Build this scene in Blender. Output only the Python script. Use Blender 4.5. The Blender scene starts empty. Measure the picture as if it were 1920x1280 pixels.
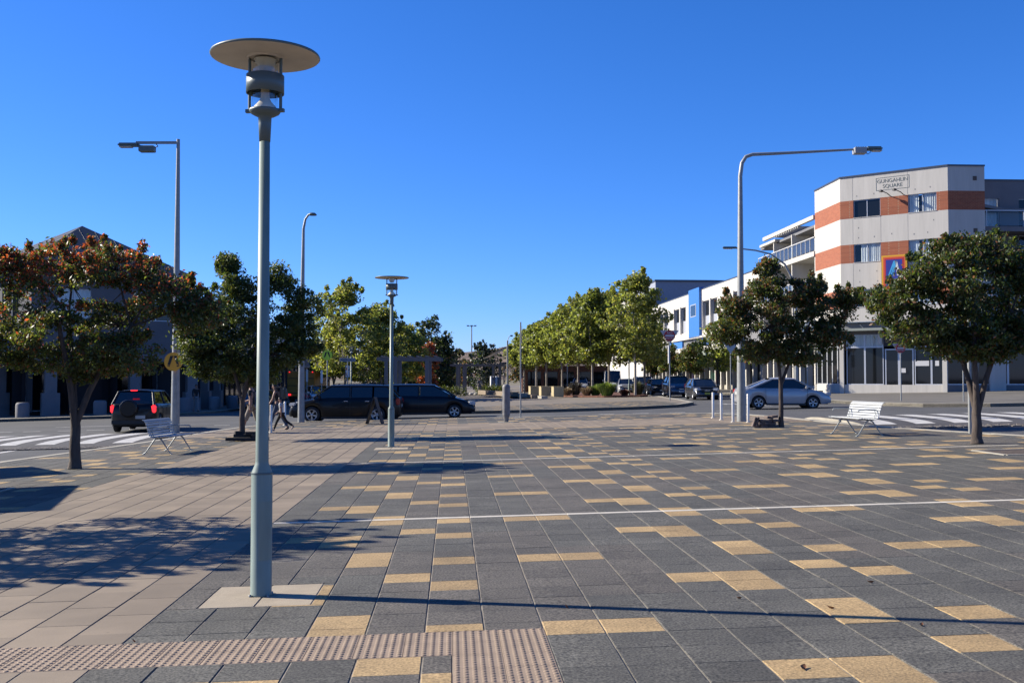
import bpy, bmesh, math, random
import numpy as np
from mathutils import Vector, Matrix, Euler

R = math.radians
random.seed(7)
SC = bpy.context.scene
COL = SC.collection
PI = math.pi

# ------------------------------------------------------------------ camera, world, sun, exposure
S = 0.024                                  # the square falls gently from right to left
def gz(x, y=0): return S * max(-70.0, min(70.0, x))
cam_d = bpy.data.cameras.new('camera'); cam = bpy.data.objects.new('camera', cam_d); COL.objects.link(cam)
cam_d.sensor_width = 36; cam_d.lens = 36 * 1977 / 1920.0
cam.location = (0, 0, 1.65); cam.rotation_euler = (R(90) + math.atan(69.3 / 1977), 0, 0)
cam_d.clip_start = 0.05; cam_d.clip_end = 12000
SC.camera = cam
SUN_EL = 29.3; SUN_AZ = -16.0              # light travels along (cos az, sin az)
w = bpy.data.worlds.new('World'); SC.world = w; w.use_nodes = True
nt = w.node_tree; nt.nodes.clear()
out = nt.nodes.new('ShaderNodeOutputWorld'); bg = nt.nodes.new('ShaderNodeBackground')
sky = nt.nodes.new('ShaderNodeTexSky'); sky.sky_type = 'NISHITA'; sky.sun_disc = False
sd = Vector((-math.cos(R(SUN_AZ)), -math.sin(R(SUN_AZ))))
sky.sun_elevation = R(SUN_EL); sky.sun_rotation = math.atan2(sd.x, sd.y)
sky.altitude = 1400; sky.air_density = 1.0; sky.dust_density = 0.05; sky.ozone_density = 5.0
bg.inputs['Strength'].default_value = 0.05
sp_ = nt.nodes.new('ShaderNodeSeparateColor'); cb_ = nt.nodes.new('ShaderNodeCombineColor'); nt.links.new(sky.outputs[0], sp_.inputs[0])
for ch, (cf, pw) in enumerate(((0.458, 1.41), (1.04, 1.04), (1.9, 1.0))):       # deep, saturated blue of a dry clear autumn sky
    p_ = nt.nodes.new('ShaderNodeMath'); p_.operation = 'POWER'; p_.inputs[1].default_value = pw; q_ = nt.nodes.new('ShaderNodeMath'); q_.operation = 'MULTIPLY'; q_.inputs[1].default_value = cf
    nt.links.new(sp_.outputs[ch], p_.inputs[0]); nt.links.new(p_.outputs[0], q_.inputs[0]); nt.links.new(q_.outputs[0], cb_.inputs[ch])
nt.links.new(cb_.outputs[0], bg.inputs[0]); nt.links.new(bg.outputs[0], out.inputs[0])
sl = bpy.data.lights.new('sun', 'SUN'); sl.energy = 5.0; sl.angle = R(0.5); sl.color = (1.0, 0.925, 0.79)
sun = bpy.data.objects.new('sun', sl); COL.objects.link(sun)
ld = Vector((math.cos(R(SUN_AZ)) * math.cos(R(SUN_EL)), math.sin(R(SUN_AZ)) * math.cos(R(SUN_EL)), -math.sin(R(SUN_EL))))
sun.rotation_euler = ld.to_track_quat('-Z', 'Y').to_euler()
vs = SC.view_settings; vs.view_transform = 'Standard'; vs.look = 'None'; vs.exposure = 1.0; vs.gamma = 1.0
vs.use_curve_mapping = False
SC.render.engine = 'CYCLES'
SC.cycles.max_bounces = 6; SC.cycles.transparent_max_bounces = 12

# ------------------------------------------------------------------ materials
ALB = 0.66            # base colours below are relative; this is their common scale
LALB = 0.85
_m = {}
def mat(name, col, rough=0.7, metal=0.0, var=0.0, vscale=4.0, speck=0.0, sscale=150.0, bump=0.0, bscale=60.0, spec=0.5, coat=0.0, trans=0.0, emis=None, stretch=None, stain=0.0):
    if name in _m: return _m[name]
    m = bpy.data.materials.new(name); m.use_nodes = True; n = m.node_tree; p = n.nodes['Principled BSDF']
    p.inputs['Roughness'].default_value = rough; p.inputs['Metallic'].default_value = metal
    p.inputs['Specular IOR Level'].default_value = spec; p.inputs['Coat Weight'].default_value = coat
    p.inputs['Coat Roughness'].default_value = 0.06
    col = tuple(c * ALB for c in col) if metal < .3 else col; c4 = (*col, 1)
    geo = n.nodes.new('ShaderNodeNewGeometry'); src = geo.outputs['Position']
    if stretch:
        vm = n.nodes.new('ShaderNodeVectorMath'); vm.operation = 'MULTIPLY'; vm.inputs[1].default_value = stretch
        n.links.new(src, vm.inputs[0]); src = vm.outputs[0]
    cur = None
    rgb = n.nodes.new('ShaderNodeRGB'); rgb.outputs[0].default_value = c4; cur = rgb.outputs[0]
    for amt, sc, det in ((var, vscale, 5), (speck, sscale, 2)):
        if amt <= 0: continue
        nz = n.nodes.new('ShaderNodeTexNoise'); nz.inputs['Scale'].default_value = sc; nz.inputs['Detail'].default_value = det
        n.links.new(src, nz.inputs['Vector'])
        mr = n.nodes.new('ShaderNodeMapRange'); mr.inputs[1].default_value = 0.3; mr.inputs[2].default_value = 0.7
        mr.inputs[3].default_value = 1 - amt; mr.inputs[4].default_value = 1 + amt
        n.links.new(nz.outputs[0], mr.inputs[0])
        mx = n.nodes.new('ShaderNodeVectorMath'); mx.operation = 'SCALE'
        n.links.new(cur, mx.inputs[0]); n.links.new(mr.outputs[0], mx.inputs['Scale']); cur = mx.outputs[0]
    if stain > 0:                                         # scattered gum spots and a few broad worn patches
        for sc_, th_, amt_ in ((3.1, .045, stain * .55), (1.3, .06, stain * .4)):
            vo = n.nodes.new('ShaderNodeTexVoronoi'); vo.inputs['Scale'].default_value = sc_; n.links.new(src, vo.inputs['Vector'])
            mr = n.nodes.new('ShaderNodeMapRange'); mr.inputs[1].default_value = th_ * .7; mr.inputs[2].default_value = th_; mr.inputs[3].default_value = 1 - amt_; mr.inputs[4].default_value = 1
            n.links.new(vo.outputs['Distance'], mr.inputs[0]); mx = n.nodes.new('ShaderNodeVectorMath'); mx.operation = 'SCALE'; n.links.new(cur, mx.inputs[0]); n.links.new(mr.outputs[0], mx.inputs['Scale']); cur = mx.outputs[0]
        nz = n.nodes.new('ShaderNodeTexNoise'); nz.inputs['Scale'].default_value = .55; nz.inputs['Detail'].default_value = 8; nz.inputs['Roughness'].default_value = .7; n.links.new(src, nz.inputs['Vector'])
        mr = n.nodes.new('ShaderNodeMapRange'); mr.inputs[1].default_value = .35; mr.inputs[2].default_value = .62; mr.inputs[3].default_value = 1 - stain * .45; mr.inputs[4].default_value = 1 + stain * .12
        n.links.new(nz.outputs[0], mr.inputs[0]); mx = n.nodes.new('ShaderNodeVectorMath'); mx.operation = 'SCALE'; n.links.new(cur, mx.inputs[0]); n.links.new(mr.outputs[0], mx.inputs['Scale']); cur = mx.outputs[0]
    n.links.new(cur, p.inputs['Base Color'])
    if bump > 0:
        nz = n.nodes.new('ShaderNodeTexNoise'); nz.inputs['Scale'].default_value = bscale; nz.inputs['Detail'].default_value = 4
        n.links.new(src, nz.inputs['Vector'])
        bp = n.nodes.new('ShaderNodeBump'); bp.inputs['Strength'].default_value = bump; bp.inputs['Distance'].default_value = 0.01
        n.links.new(nz.outputs[0], bp.inputs['Height']); n.links.new(bp.outputs[0], p.inputs['Normal'])
    if emis:
        p.inputs['Emission Color'].default_value = (*emis[0], 1); p.inputs['Emission Strength'].default_value = emis[1]
    _m[name] = m
    return m

def leaf_mat(name, col, tr=0.45, tcol=None):
    if name in _m: return _m[name]
    col = tuple(c * LALB for c in col); tcol = tuple(c * LALB for c in tcol) if tcol else None
    m = bpy.data.materials.new(name); m.use_nodes = True; n = m.node_tree; p = n.nodes['Principled BSDF']
    p.inputs['Roughness'].default_value = 0.42; p.inputs['Specular IOR Level'].default_value = 0.5
    geo = n.nodes.new('ShaderNodeNewGeometry')
    nz = n.nodes.new('ShaderNodeTexWhiteNoise'); nz.noise_dimensions = '1D'
    n.links.new(geo.outputs['Random Per Island'], nz.inputs['W'])
    mr = n.nodes.new('ShaderNodeMapRange'); mr.inputs[3].default_value = 0.6; mr.inputs[4].default_value = 1.35
    n.links.new(nz.outputs['Value'], mr.inputs[0])
    sc = n.nodes.new('ShaderNodeVectorMath'); sc.operation = 'SCALE'; sc.inputs[0].default_value = col
    n.links.new(mr.outputs[0], sc.inputs['Scale']); n.links.new(sc.outputs[0], p.inputs['Base Color'])
    t = n.nodes.new('ShaderNodeBsdfTranslucent')
    sc2 = n.nodes.new('ShaderNodeVectorMath'); sc2.operation = 'SCALE'; sc2.inputs[0].default_value = tcol or tuple(min(1, c * 1.6) for c in col)
    n.links.new(mr.outputs[0], sc2.inputs['Scale']); n.links.new(sc2.outputs[0], t.inputs['Color'])
    mx = n.nodes.new('ShaderNodeMixShader'); mx.inputs[0].default_value = tr
    n.links.new(p.outputs[0], mx.inputs[1]); n.links.new(t.outputs[0], mx.inputs[2])
    n.links.new(mx.outputs[0], n.nodes['Material Output'].inputs[0])
    _m[name] = m
    return m

def glass_mat(name, tint=(0.8, 0.85, 0.85), clear=0.8):
    if name in _m: return _m[name]
    m = bpy.data.materials.new(name); m.use_nodes = True; n = m.node_tree; n.nodes.remove(n.nodes['Principled BSDF'])
    g = n.nodes.new('ShaderNodeBsdfGlossy'); g.inputs['Roughness'].default_value = 0.03
    t = n.nodes.new('ShaderNodeBsdfTransparent'); t.inputs[0].default_value = (*tint, 1)
    fr = n.nodes.new('ShaderNodeLayerWeight'); fr.inputs[0].default_value = 0.5
    pw = n.nodes.new('ShaderNodeMath'); pw.operation = 'POWER'; pw.inputs[1].default_value = 4.5; n.links.new(fr.outputs['Facing'], pw.inputs[0])
    ma = n.nodes.new('ShaderNodeMath'); ma.operation = 'MULTIPLY_ADD'; ma.inputs[1].default_value = clear; ma.inputs[2].default_value = 1 - clear
    n.links.new(pw.outputs[0], ma.inputs[0])
    mx = n.nodes.new('ShaderNodeMixShader'); n.links.new(ma.outputs[0], mx.inputs[0])
    n.links.new(t.outputs[0], mx.inputs[1]); n.links.new(g.outputs[0], mx.inputs[2])
    n.links.new(mx.outputs[0], n.nodes['Material Output'].inputs[0])
    _m[name] = m
    return m

# ------------------------------------------------------------------ mesh helpers
class MB:
    def __init__(s): s.v = []; s.f = []; s.m = []; s.mats = []; s.sm = []
    def mi(s, m):
        if m not in s.mats: s.mats.append(m)
        return s.mats.index(m)
    def add(s, vs, fs, m, smooth=False):
        o = len(s.v); i = s.mi(m)
        s.v += [tuple(v) for v in vs]
        for f in fs: s.f.append([a + o for a in f]); s.m.append(i); s.sm.append(smooth)
        return s
    def box(s, c, d, m, rz=0.0, M=None):
        x, y, z = [k / 2 for k in d]
        vs = [Vector((sx * x, sy * y, sz * z)) for sz in (-1, 1) for sy in (-1, 1) for sx in (-1, 1)]
        mt = Matrix.Translation(Vector(c)) @ (M if M is not None else Matrix.Rotation(rz, 4, 'Z'))
        return s.add([mt @ v for v in vs], [(0, 2, 3, 1), (4, 5, 7, 6), (0, 1, 5, 4), (2, 6, 7, 3), (0, 4, 6, 2), (1, 3, 7, 5)], m)
    def bbox(s, c, d, m, b=0.01, rz=0.0, M=None, seg=1):        # box with chamfered edges
        bm = bmesh.new(); bmesh.ops.create_cube(bm, size=1.0)
        for v in bm.verts: v.co = Vector((v.co.x * d[0], v.co.y * d[1], v.co.z * d[2]))
        bmesh.ops.bevel(bm, geom=list(bm.edges), offset=b, segments=seg, affect='EDGES')
        mt = Matrix.Translation(Vector(c)) @ (M if M is not None else Matrix.Rotation(rz, 4, 'Z'))
        bm.verts.index_update()
        s.add([mt @ v.co for v in bm.verts], [[v.index for v in f.verts] for f in bm.faces], m); bm.free(); return s
    def tube(s, pts, rad, m, n=8, caps=True, smooth=True):
        pts = [Vector(p) for p in pts]
        if not isinstance(rad, (list, tuple)): rad = [rad] * len(pts)
        vs = []; up = None
        for i, p in enumerate(pts):
            t = (pts[min(i + 1, len(pts) - 1)] - pts[max(i - 1, 0)]).normalized()
            if up is None: up = Vector((0, 0, 1)) if abs(t.z) < 0.9 else Vector((1, 0, 0))
            a = t.cross(up).normalized(); up = a.cross(t).normalized()
            for k in range(n):
                q = 2 * PI * k / n; vs.append(p + (a * math.cos(q) + up * math.sin(q)) * rad[i])
        fs = []
        for i in range(len(pts) - 1):
            for k in range(n): fs.append((i * n + k, i * n + (k + 1) % n, (i + 1) * n + (k + 1) % n, (i + 1) * n + k))
        s.add(vs, fs, m, smooth)
        if caps: s.add(vs[:n], [list(range(n))[::-1]], m); s.add(vs[-n:], [list(range(n))], m)
        return s
    def lathe(s, prof, m, n=24, c=(0, 0, 0), smooth=True):
        vs = []; fs = []
        for (r, z) in prof:
            for k in range(n): q = 2 * PI * k / n; vs.append((c[0] + r * math.cos(q), c[1] + r * math.sin(q), c[2] + z))
        for i in range(len(prof) - 1):
            for k in range(n): fs.append((i * n + k, i * n + (k + 1) % n, (i + 1) * n + (k + 1) % n, (i + 1) * n + k))
        return s.add(vs, fs, m, smooth)
    def prism(s, poly, z0, z1, m):                     # vertical prism, z0 / z1 may be functions of (x, y)
        f0 = z0 if callable(z0) else (lambda x, y: z0); f1 = z1 if callable(z1) else (lambda x, y: z1)
        n = len(poly)
        a = sum(poly[i][0] * poly[(i + 1) % n][1] - poly[(i + 1) % n][0] * poly[i][1] for i in range(n))
        if a < 0: poly = poly[::-1]
        vs = [(x, y, f0(x, y)) for x, y in poly] + [(x, y, f1(x, y)) for x, y in poly]
        fs = [list(range(n))[::-1], list(range(n, 2 * n))] + [(i, (i + 1) % n, n + (i + 1) % n, n + i) for i in range(n)]
        return s.add(vs, fs, m)
    def quad(s, a, b, c, d, m): return s.add([a, b, c, d], [(0, 1, 2, 3)], m)
    def mesh(s, name):
        me = bpy.data.meshes.new(name); me.from_pydata(s.v, [], s.f)
        for m in s.mats: me.materials.append(m)
        me.polygons.foreach_set('material_index', s.m); me.polygons.foreach_set('use_smooth', s.sm); me.update()
        return me
    def obj(s, name, parent=None, label=None, cat=None, group=None, kind=None, loc=None, rz=None):
        return link(name, s.mesh(name), parent, label, cat, group, kind, loc, rz)

def link(name, me, parent=None, label=None, cat=None, group=None, kind=None, loc=None, rz=None):
    o = bpy.data.objects.new(name, me); COL.objects.link(o)
    if parent: o.parent = parent
    if loc is not None: o.location = loc
    if rz is not None: o.rotation_euler = (0, 0, rz)
    for k, v in (('label', label), ('category', cat), ('group', group), ('kind', kind)):
        if v: o[k] = v
    return o
def thing(name, label, cat, x=0, y=0, rz=0, group=None, dz=0.0, z=None):
    return link(name, None, None, label, cat, group, None, (x, y, (gz(x, y) if z is None else z) + dz), rz)
def dup(root, x, y, rz=0, label=None, group=None, dz=0.0, skip=()):
    r = root.copy(); COL.objects.link(r); r.location = (x, y, gz(x, y) + dz); r.rotation_euler = (0, 0, rz)
    if label: r['label'] = label
    if group: r['group'] = group
    for ch in list(root.children):
        c = ch.copy(); COL.objects.link(c); c.parent = r
        for g in ch.children:
            d = g.copy(); COL.objects.link(d); d.parent = c
    return r
def text_mesh(txt, size, m, depth=0.004, align='CENTER', spacing=1.0):
    cu = bpy.data.curves.new('lettering', 'FONT'); cu.body = txt; cu.size = size; cu.extrude = depth; cu.align_x = align; cu.align_y = 'CENTER'
    cu.space_line = 0.95; cu.offset = -0.004 * size; cu.space_character = spacing
    o = bpy.data.objects.new('lettering', cu); COL.objects.link(o)
    dg = bpy.context.evaluated_depsgraph_get(); me = bpy.data.meshes.new_from_object(o.evaluated_get(dg))
    bpy.data.objects.remove(o); me.materials.clear(); me.materials.append(m)
    return me
def text_obj(name, txt, size, m, parent, loc, rot, spacing=1.0):
    o = link(name, text_mesh(txt, size, m, spacing=spacing), parent); o.location = loc; o.rotation_euler = rot
    return o
# ------------------------------------------------------------------ shared materials
TONES = (0.86, 0.96, 1.04, 1.13)
def paver_mats(nm, col, **k): return [mat(nm + '_%s' % w_, tuple(c * t_ for c in col), 0.82, **k) for w_, t_ in zip(('darkest', 'dark', 'light', 'lightest'), TONES)]
M_dark_a = paver_mats('blue_grey_paver', (0.117, 0.111, 0.092), var=0.14, vscale=2.5, speck=0.8, sscale=62, bump=0.5, bscale=160, stain=.5)
M_dark_b = paver_mats('brown_grey_paver', (0.132, 0.117, 0.095), var=0.14, vscale=2.5, speck=0.75, sscale=62, bump=0.5, bscale=160, stain=.5)
M_gold = paver_mats('sand_gold_paver', (0.49, 0.335, 0.155), var=0.14, vscale=3, speck=0.42, sscale=62, bump=0.5, bscale=160, stain=.35)
M_tan = paver_mats('pinkish_tan_paver', (0.305, 0.238, 0.166), var=0.12, vscale=1.2, speck=0.08, sscale=120, bump=0.15, bscale=90, stain=.45)
M_cream = mat('cream_paver', (0.47, 0.39, 0.28), 0.85, var=0.12, vscale=4, speck=0.2, sscale=150, bump=0.4, bscale=120)
M_tact = mat('tactile_tile', (0.385, 0.285, 0.20), 0.8, var=0.12, vscale=6, speck=0.1, sscale=200)
M_joint = mat('joint_sand', (0.36, 0.31, 0.24), 0.95, var=0.35, vscale=8, speck=0.2)
M_strip = mat('white_concrete_strip', (0.72, 0.66, 0.55), 0.8, var=0.15, vscale=4)
M_conc = mat('pale_concrete', (0.45, 0.41, 0.33), 0.85, var=0.16, vscale=1.5, speck=0.12, sscale=60, bump=0.2)
M_foot = mat('footpath_concrete', (0.17, 0.155, 0.13), 0.88, var=0.2, vscale=0.7, speck=0.15, sscale=50, bump=0.2)
M_asph = mat('asphalt', (0.092, 0.092, 0.092), 0.88, var=0.22, vscale=0.35, speck=0.28, sscale=60, bump=0.5, bscale=70)
M_white = mat('white_road_paint', (0.66, 0.64, 0.60), 0.7, var=0.16, vscale=3, speck=0.08, sscale=40)
M_cobble = mat('rough_cobble', (0.17, 0.15, 0.135), 0.9, var=0.5, vscale=9, bump=1.0, bscale=14)
M_dry = mat('dry_grass', (0.22, 0.18, 0.10), 0.95, var=0.4, vscale=0.05, speck=0.2, sscale=2)

TH = 0.0567; U = 0.39; PX0, PY0 = -2.8376, 12.516
E1 = Vector((math.cos(TH), math.sin(TH))); E2 = Vector((-math.sin(TH), math.cos(TH)))
def ab2xy(a, b): return (PX0 + a * E1.x + b * E2.x, PY0 + a * E1.y + b * E2.y)

def inside(poly, x, y):
    c = False; n = len(poly)
    for i in range(n):
        x1, y1 = poly[i]; x2, y2 = poly[(i + 1) % n]
        if (y1 > y) != (y2 > y) and x < (x2 - x1) * (y - y1) / (y2 - y1) + x1: c = not c
    return c
def inset(poly, d):
    n = len(poly); a = sum(poly[i][0] * poly[(i + 1) % n][1] - poly[(i + 1) % n][0] * poly[i][1] for i in range(n))
    sg = 1 if a > 0 else -1; res = []
    for i in range(n):
        p0 = Vector(poly[i - 1]); p1 = Vector(poly[i]); p2 = Vector(poly[(i + 1) % n])
        d1 = (p1 - p0).normalized(); d2 = (p2 - p1).normalized()
        n1 = Vector((-d1.y, d1.x)) * sg; n2 = Vector((-d2.y, d2.x)) * sg
        bs = (n1 + n2).normalized(); k = d / max(0.35, bs.dot(n1)); res.append(tuple(p1 + bs * k))
    return res
def ring(mb, poly, d, z0, z1, m):                 # raised border of width d
    q = inset(poly, d); n = len(poly)
    A = [(x, y, gz(x, y) + z1) for x, y in poly]; B = [(x, y, gz(x, y) + z1) for x, y in q]
    C_ = [(x, y, gz(x, y) + z0) for x, y in poly]; D_ = [(x, y, gz(x, y) + z0) for x, y in q]
    a = sum(poly[i][0] * poly[(i + 1) % n][1] - poly[(i + 1) % n][0] * poly[i][1] for i in range(n))
    vs = A + B + C_ + D_; fs = []
    for i in range(n):
        j = (i + 1) % n
        if a > 0: fs += [(i, j, n + j, n + i), (2 * n + i, 2 * n + j, j, i), (n + i, n + j, 3 * n + j, 3 * n + i)]
        else: fs += [(n + i, n + j, j, i), (i, j, 2 * n + j, 2 * n + i), (3 * n + i, 3 * n + j, n + j, n + i)]
    mb.add(vs, fs, m)

# ------------------------------------------------------------------ ground, road, hills
gb = MB()
xs = [-6000, -70, 70, 6000]; ys = [-300, 9000]
for i in range(3):
    gb.quad(*[(x, y, gz(x) - 0.35) for x, y in ((xs[i], ys[0]), (xs[i + 1], ys[0]), (xs[i + 1], ys[1]), (xs[i], ys[1]))], M_dry)
gb.obj('ground', kind='structure')
rb = MB(); xs = [-90, -70, 70, 90]
for i in range(3):
    rb.quad(*[(x, y, gz(x) - 0.12) for x, y in ((xs[i], -30), (xs[i + 1], -30), (xs[i + 1], 260), (xs[i], 260))], M_asph)
road = rb.obj('road', kind='structure')
def paint(name, pts, dz=-0.114, m=None):
    mb = MB(); mb.add([(x, y, gz(x) + dz) for x, y in pts], [list(range(len(pts)))], m or M_white)
    return mb.obj(name, road)
def dash(x, y, L, W=0.12, ang=0.0):
    c, s_ = math.cos(ang), math.sin(ang)
    paint('lane_marking', [(x + a * c - b * s_, y + a * s_ + b * c) for a, b in ((-L / 2, -W / 2), (L / 2, -W / 2), (L / 2, W / 2), (-L / 2, W / 2))])
for x in (-21.6, -20.4, -18.9, -17.7): dash(x, 44.9, 0.75, 0.22, 0.05)
dash(-20, 49.4, 2.6, 0.2, 0.05); dash(-16.6, 48.8, 2.2, 0.2, 0.05)
dash(-12.9, 47.0, 0.7, 0.2, 0.05)
for x in (4.4, 6.0, 7.7): dash(x, 49.2, 0.75, 0.25, 0.06)
dash(10.2, 50.2, 1.0, 0.2); dash(10.0, 47.6, 0.9, 0.2)
paint('give_way_line', [(12.2, 60.2), (17.4, 61.8), (17.3, 62.5), (12.1, 60.9)])
paint('lane_marking', [(13.6, 55.4), (13.75, 55.4), (12.2, 62.2), (12.05, 62.2)])
dash(20, 52.3, 2.2, 0.2, 0.02); dash(27, 52.6, 2.5, 0.2, 0.02)
for k in range(6): dash(-15.6, 75 + k * 9, 0.15, 3.0)
paint('edge_line', [(-14.6, 27.0), (-14.35, 27.0), (-14.5, 31.0), (-14.75, 31.0)])

# hills far behind the park
M_hill = mat('brown_hillside', (0.16, 0.11, 0.075), 0.95, var=0.55, vscale=0.012, speck=0.3, sscale=0.06)
hb = MB(); random.seed(3)
NX, NY = 150, 12; vs = []
for j in range(NY):
    for i in range(NX):
        x = -2600 + i * 5200 / (NX - 1); y = 2300 + j * 110; t = j / (NY - 1)
        rdg = 82 + 16 * math.sin(x / 310 + 1.0) + 9 * math.sin(x / 120 + .4) + 4 * math.sin(x / 47) + (x + 260) * 0.018
        z = rdg * math.sin(t * PI * 0.62) / 1.0 + 5 * math.sin(x / 60 + j * 1.7) * t
        vs.append((x, y, z - 3))
fs = [(j * NX + i, j * NX + i + 1, (j + 1) * NX + i + 1, (j + 1) * NX + i) for j in range(NY - 1) for i in range(NX - 1)]
hb.add(vs, fs, M_hill, True); hills = hb.obj('hills', kind='structure')
M_scrub = mat('dark_scrub', (0.045, 0.055, 0.035), 0.95, var=0.3, vscale=0.05)
sb = MB()
for k in range(1500):
    i = random.randrange(NX - 1); j = random.randrange(2, 10); x, y, z = vs[j * NX + i]
    x += random.uniform(-30, 30); y += random.uniform(-40, 40); r = random.uniform(4, 9)
    if math.sin(x / 90) + math.sin(y / 70 + x / 200) + random.uniform(-1, 1) < 0.2: continue
    n = 6; p = [(x + r * math.cos(q) * random.uniform(.7, 1.2), y + r * math.sin(q), z + r * 0.2) for q in [2 * PI * a / n for a in range(n)]]
    p2 = [(x + .6 * r * math.cos(q), y + .6 * r * math.sin(q), z + r * random.uniform(0.8, 1.1)) for q in [2 * PI * a / n for a in range(n)]]
    sb.add(p + p2, [(a, (a + 1) % n, n + (a + 1) % n, n + a) for a in range(n)] + [list(range(n, 2 * n))], M_scrub, True)
sb.obj('hillside_scrub', kind='stuff', label='dark scrub and trees scattered over the distant brown hills', cat='scrub')

# ------------------------------------------------------------------ the paved square
PLAZA = [(-11.5, -9), (-11.95, 10), (-11.95, 24.5), (-11.6, 27.4), (-11.2, 31), (-11.0, 34), (-10.95, 38.6), (-10.6, 42), (-9.9, 44.6), (-8.6, 46.0),
         (-6.5, 46.2), (-1.4, 45.6), (6.7, 45.4), (8.4, 44.4), (9.4, 42.3), (10.0, 39.0), (10.35, 34.9), (10.7, 31.15), (11.35, 28.5), (12.3, 25.2), (14.3, 20), (15.5, 8), (15.5, -9)]
plaza = MB()
plaza.prism(PLAZA, lambda x, y: gz(x) - 0.3, lambda x, y: gz(x) - 0.0055, M_joint)
plaza = plaza.obj('paved_square', kind='structure')
kb = MB(); ring(kb, PLAZA, 0.28, -0.2, 0.008, M_conc); kb.obj('kerb', plaza)
PIN = inset(PLAZA, 0.26)

TILT = Matrix(((E1.x, E2.x, 0, 0), (E1.y, E2.y, 0, 0), (S * E1.x, S * E2.x, 1, 0), (0, 0, 0, 1)))
nrm = Vector((-S, 0, 1)).normalized()
A1 = Vector((E1.x, E1.y, S * E1.x)).normalized(); A2 = nrm.cross(A1)
ROT = Matrix((A1, A2, nrm)).transposed().to_4x4()
def tile_verts(w_, d_, h, c=0.004):
    x, y = w_ / 2, d_ / 2; e = min(c, 0.0016)
    vs = [(-x, -y, -0.02), (x, -y, -0.02), (x, y, -0.02), (-x, y, -0.02), (-x, -y, h - c), (x, -y, h - c), (x, y, h - c), (-x, y, h - c),
          (-x + c, -y + e, h), (x - c, -y + e, h), (x - c, y - e, h), (-x + c, y - e, h)]
    fs = [(8, 9, 10, 11)]
    for k in range(4):
        j = (k + 1) % 4; fs += [(k, j, 4 + j, 4 + k), (4 + k, 4 + j, 8 + j, 8 + k)]
    return vs, fs
_tm = {}
def tile_mesh(w_, d_, m):
    k = (round(w_, 3), round(d_, 3), m.name)
    if k not in _tm:
        mb = MB(); v, f = tile_verts(w_, d_, 0.0); mb.add(v, f, m); _tm[k] = mb.mesh('paver')
    return _tm[k]
def gold(c, r):
    c %= 9; r %= 7
    return (c in (7, 8) and r == 0) or (c == 1 and r == 3) or (c == 2 and r in (3, 4)) or (c == 3 and r in (6, 0)) or (c == 4 and r == 2) or (c == 5 and r in (0, 3))
rnd = random.Random(11)
_dk = {}
def dark(c, r):
    k = (c // 2, (r + 3 * (c // 2)) // 6)
    if k not in _dk: _dk[k] = rnd.random() < 0.42
    return M_dark_b if _dk[k] else M_dark_a
def sub(rects, cut):
    res = []
    for (a0, a1, r0, r1) in rects:
        c0, c1, q0, q1 = cut
        if a1 <= c0 + .02 or a0 >= c1 - .02 or r1 <= q0 + .02 or r0 >= q1 - .02: res.append((a0, a1, r0, r1)); continue
        if r0 < q0: res.append((a0, a1, r0, q0))
        if r1 > q1: res.append((a0, a1, q1, r1))
        m0, m1 = max(r0, q0), min(r1, q1)
        if a0 < c0: res.append((a0, c0, m0, m1))
        if a1 > c1: res.append((c1, a1, m0, m1))
    return [q for q in res if (q[1] - q[0]) > 0.06 and (q[3] - q[2]) > 0.06]
T0, T1 = 14.5, 14.5 + 0.6 / U; BL0 = 7 - 0.6 / U
LINES = [(-0.42, -0.10), (-23.15, -22.85), (-47.15, -46.85)]
cuts = [(-40, BL0, T0, T1), (BL0, 7, T0, 60), (0.6, 2.75, 9.8, 11.9), (0.55, 2.7, -35.8, -33.7),
        (-17.5, -13.4, -14.6, -11.3), (31.8, 35.4, -20.0, -16.6)]
for a, b in LINES: cuts.append((0, 40, a, b))
pieces = []                                           # (a0,a1,r0,r1,material)
for c in range(-26, 50):
    for r in range(-88, 62):
        x, y = ab2xy((c + .5) * U, -(r + .5) * U)
        if not inside(PIN, x, y): continue
        band = -69 <= r < -56
        if band or (-10 <= c < 0 and r >= -69): continue
        m = M_gold if gold(c, r) else dark(c, r)
        for q in [p for p in __import__('functools').reduce(lambda L, ct: sub(L, ct), cuts, [(c, c + 1, r, r + 1)])]: pieces.append((*q, m))
for c in range(-10, 0):                               # tan band, long pavers in half bond
    k = -62 if True else 0
    r = -56 + (0.75 if c % 2 else 0)
    while r < 62:
        for q in __import__('functools').reduce(lambda L, ct: sub(L, ct), cuts, [(c, c + 1, r, r + 1.5)]):
            x, y = ab2xy((q[0] + .5) * U, -(q[2] + .5) * U)
            if inside(PIN, x, y): pieces.append((*q, M_tan))
        r += 1.5
for c in range(-26, 50):                              # cross band, pavers square to the road
    r = -69.0
    while r < -56:
        x, y = ab2xy((c + .5) * U, -(r + .75) * U)
        if inside(PIN, x, y): pieces.append((c, c + 1, r, min(r + 1.625, -56), M_tan))
        r += 1.625
for (c0, c1, r0, r1, m) in [(0.6, 1.675, 9.8, 10.85, M_cream), (1.675, 2.75, 9.8, 10.85, M_cream), (0.6, 1.675, 10.85, 11.9, M_cream), (1.675, 2.75, 10.85, 11.9, M_cream),
                            (0.55, 1.6, -35.8, -34.75, M_cream), (1.6, 2.7, -35.8, -34.75, M_cream), (0.55, 1.6, -34.75, -33.7, M_cream), (1.6, 2.7, -34.75, -33.7, M_cream)]:
    pieces.append((c0, c1, r0, r1, m))
def vis(q):
    x, y = ab2xy((q[0] + q[1]) / 2 * U, -(q[2] + q[3]) / 2 * U)
    return y > 5.3 and abs(x) < y * 0.5 + 0.2, y
pieces.sort(key=lambda q: (not vis(q)[0], vis(q)[1]))
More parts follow.
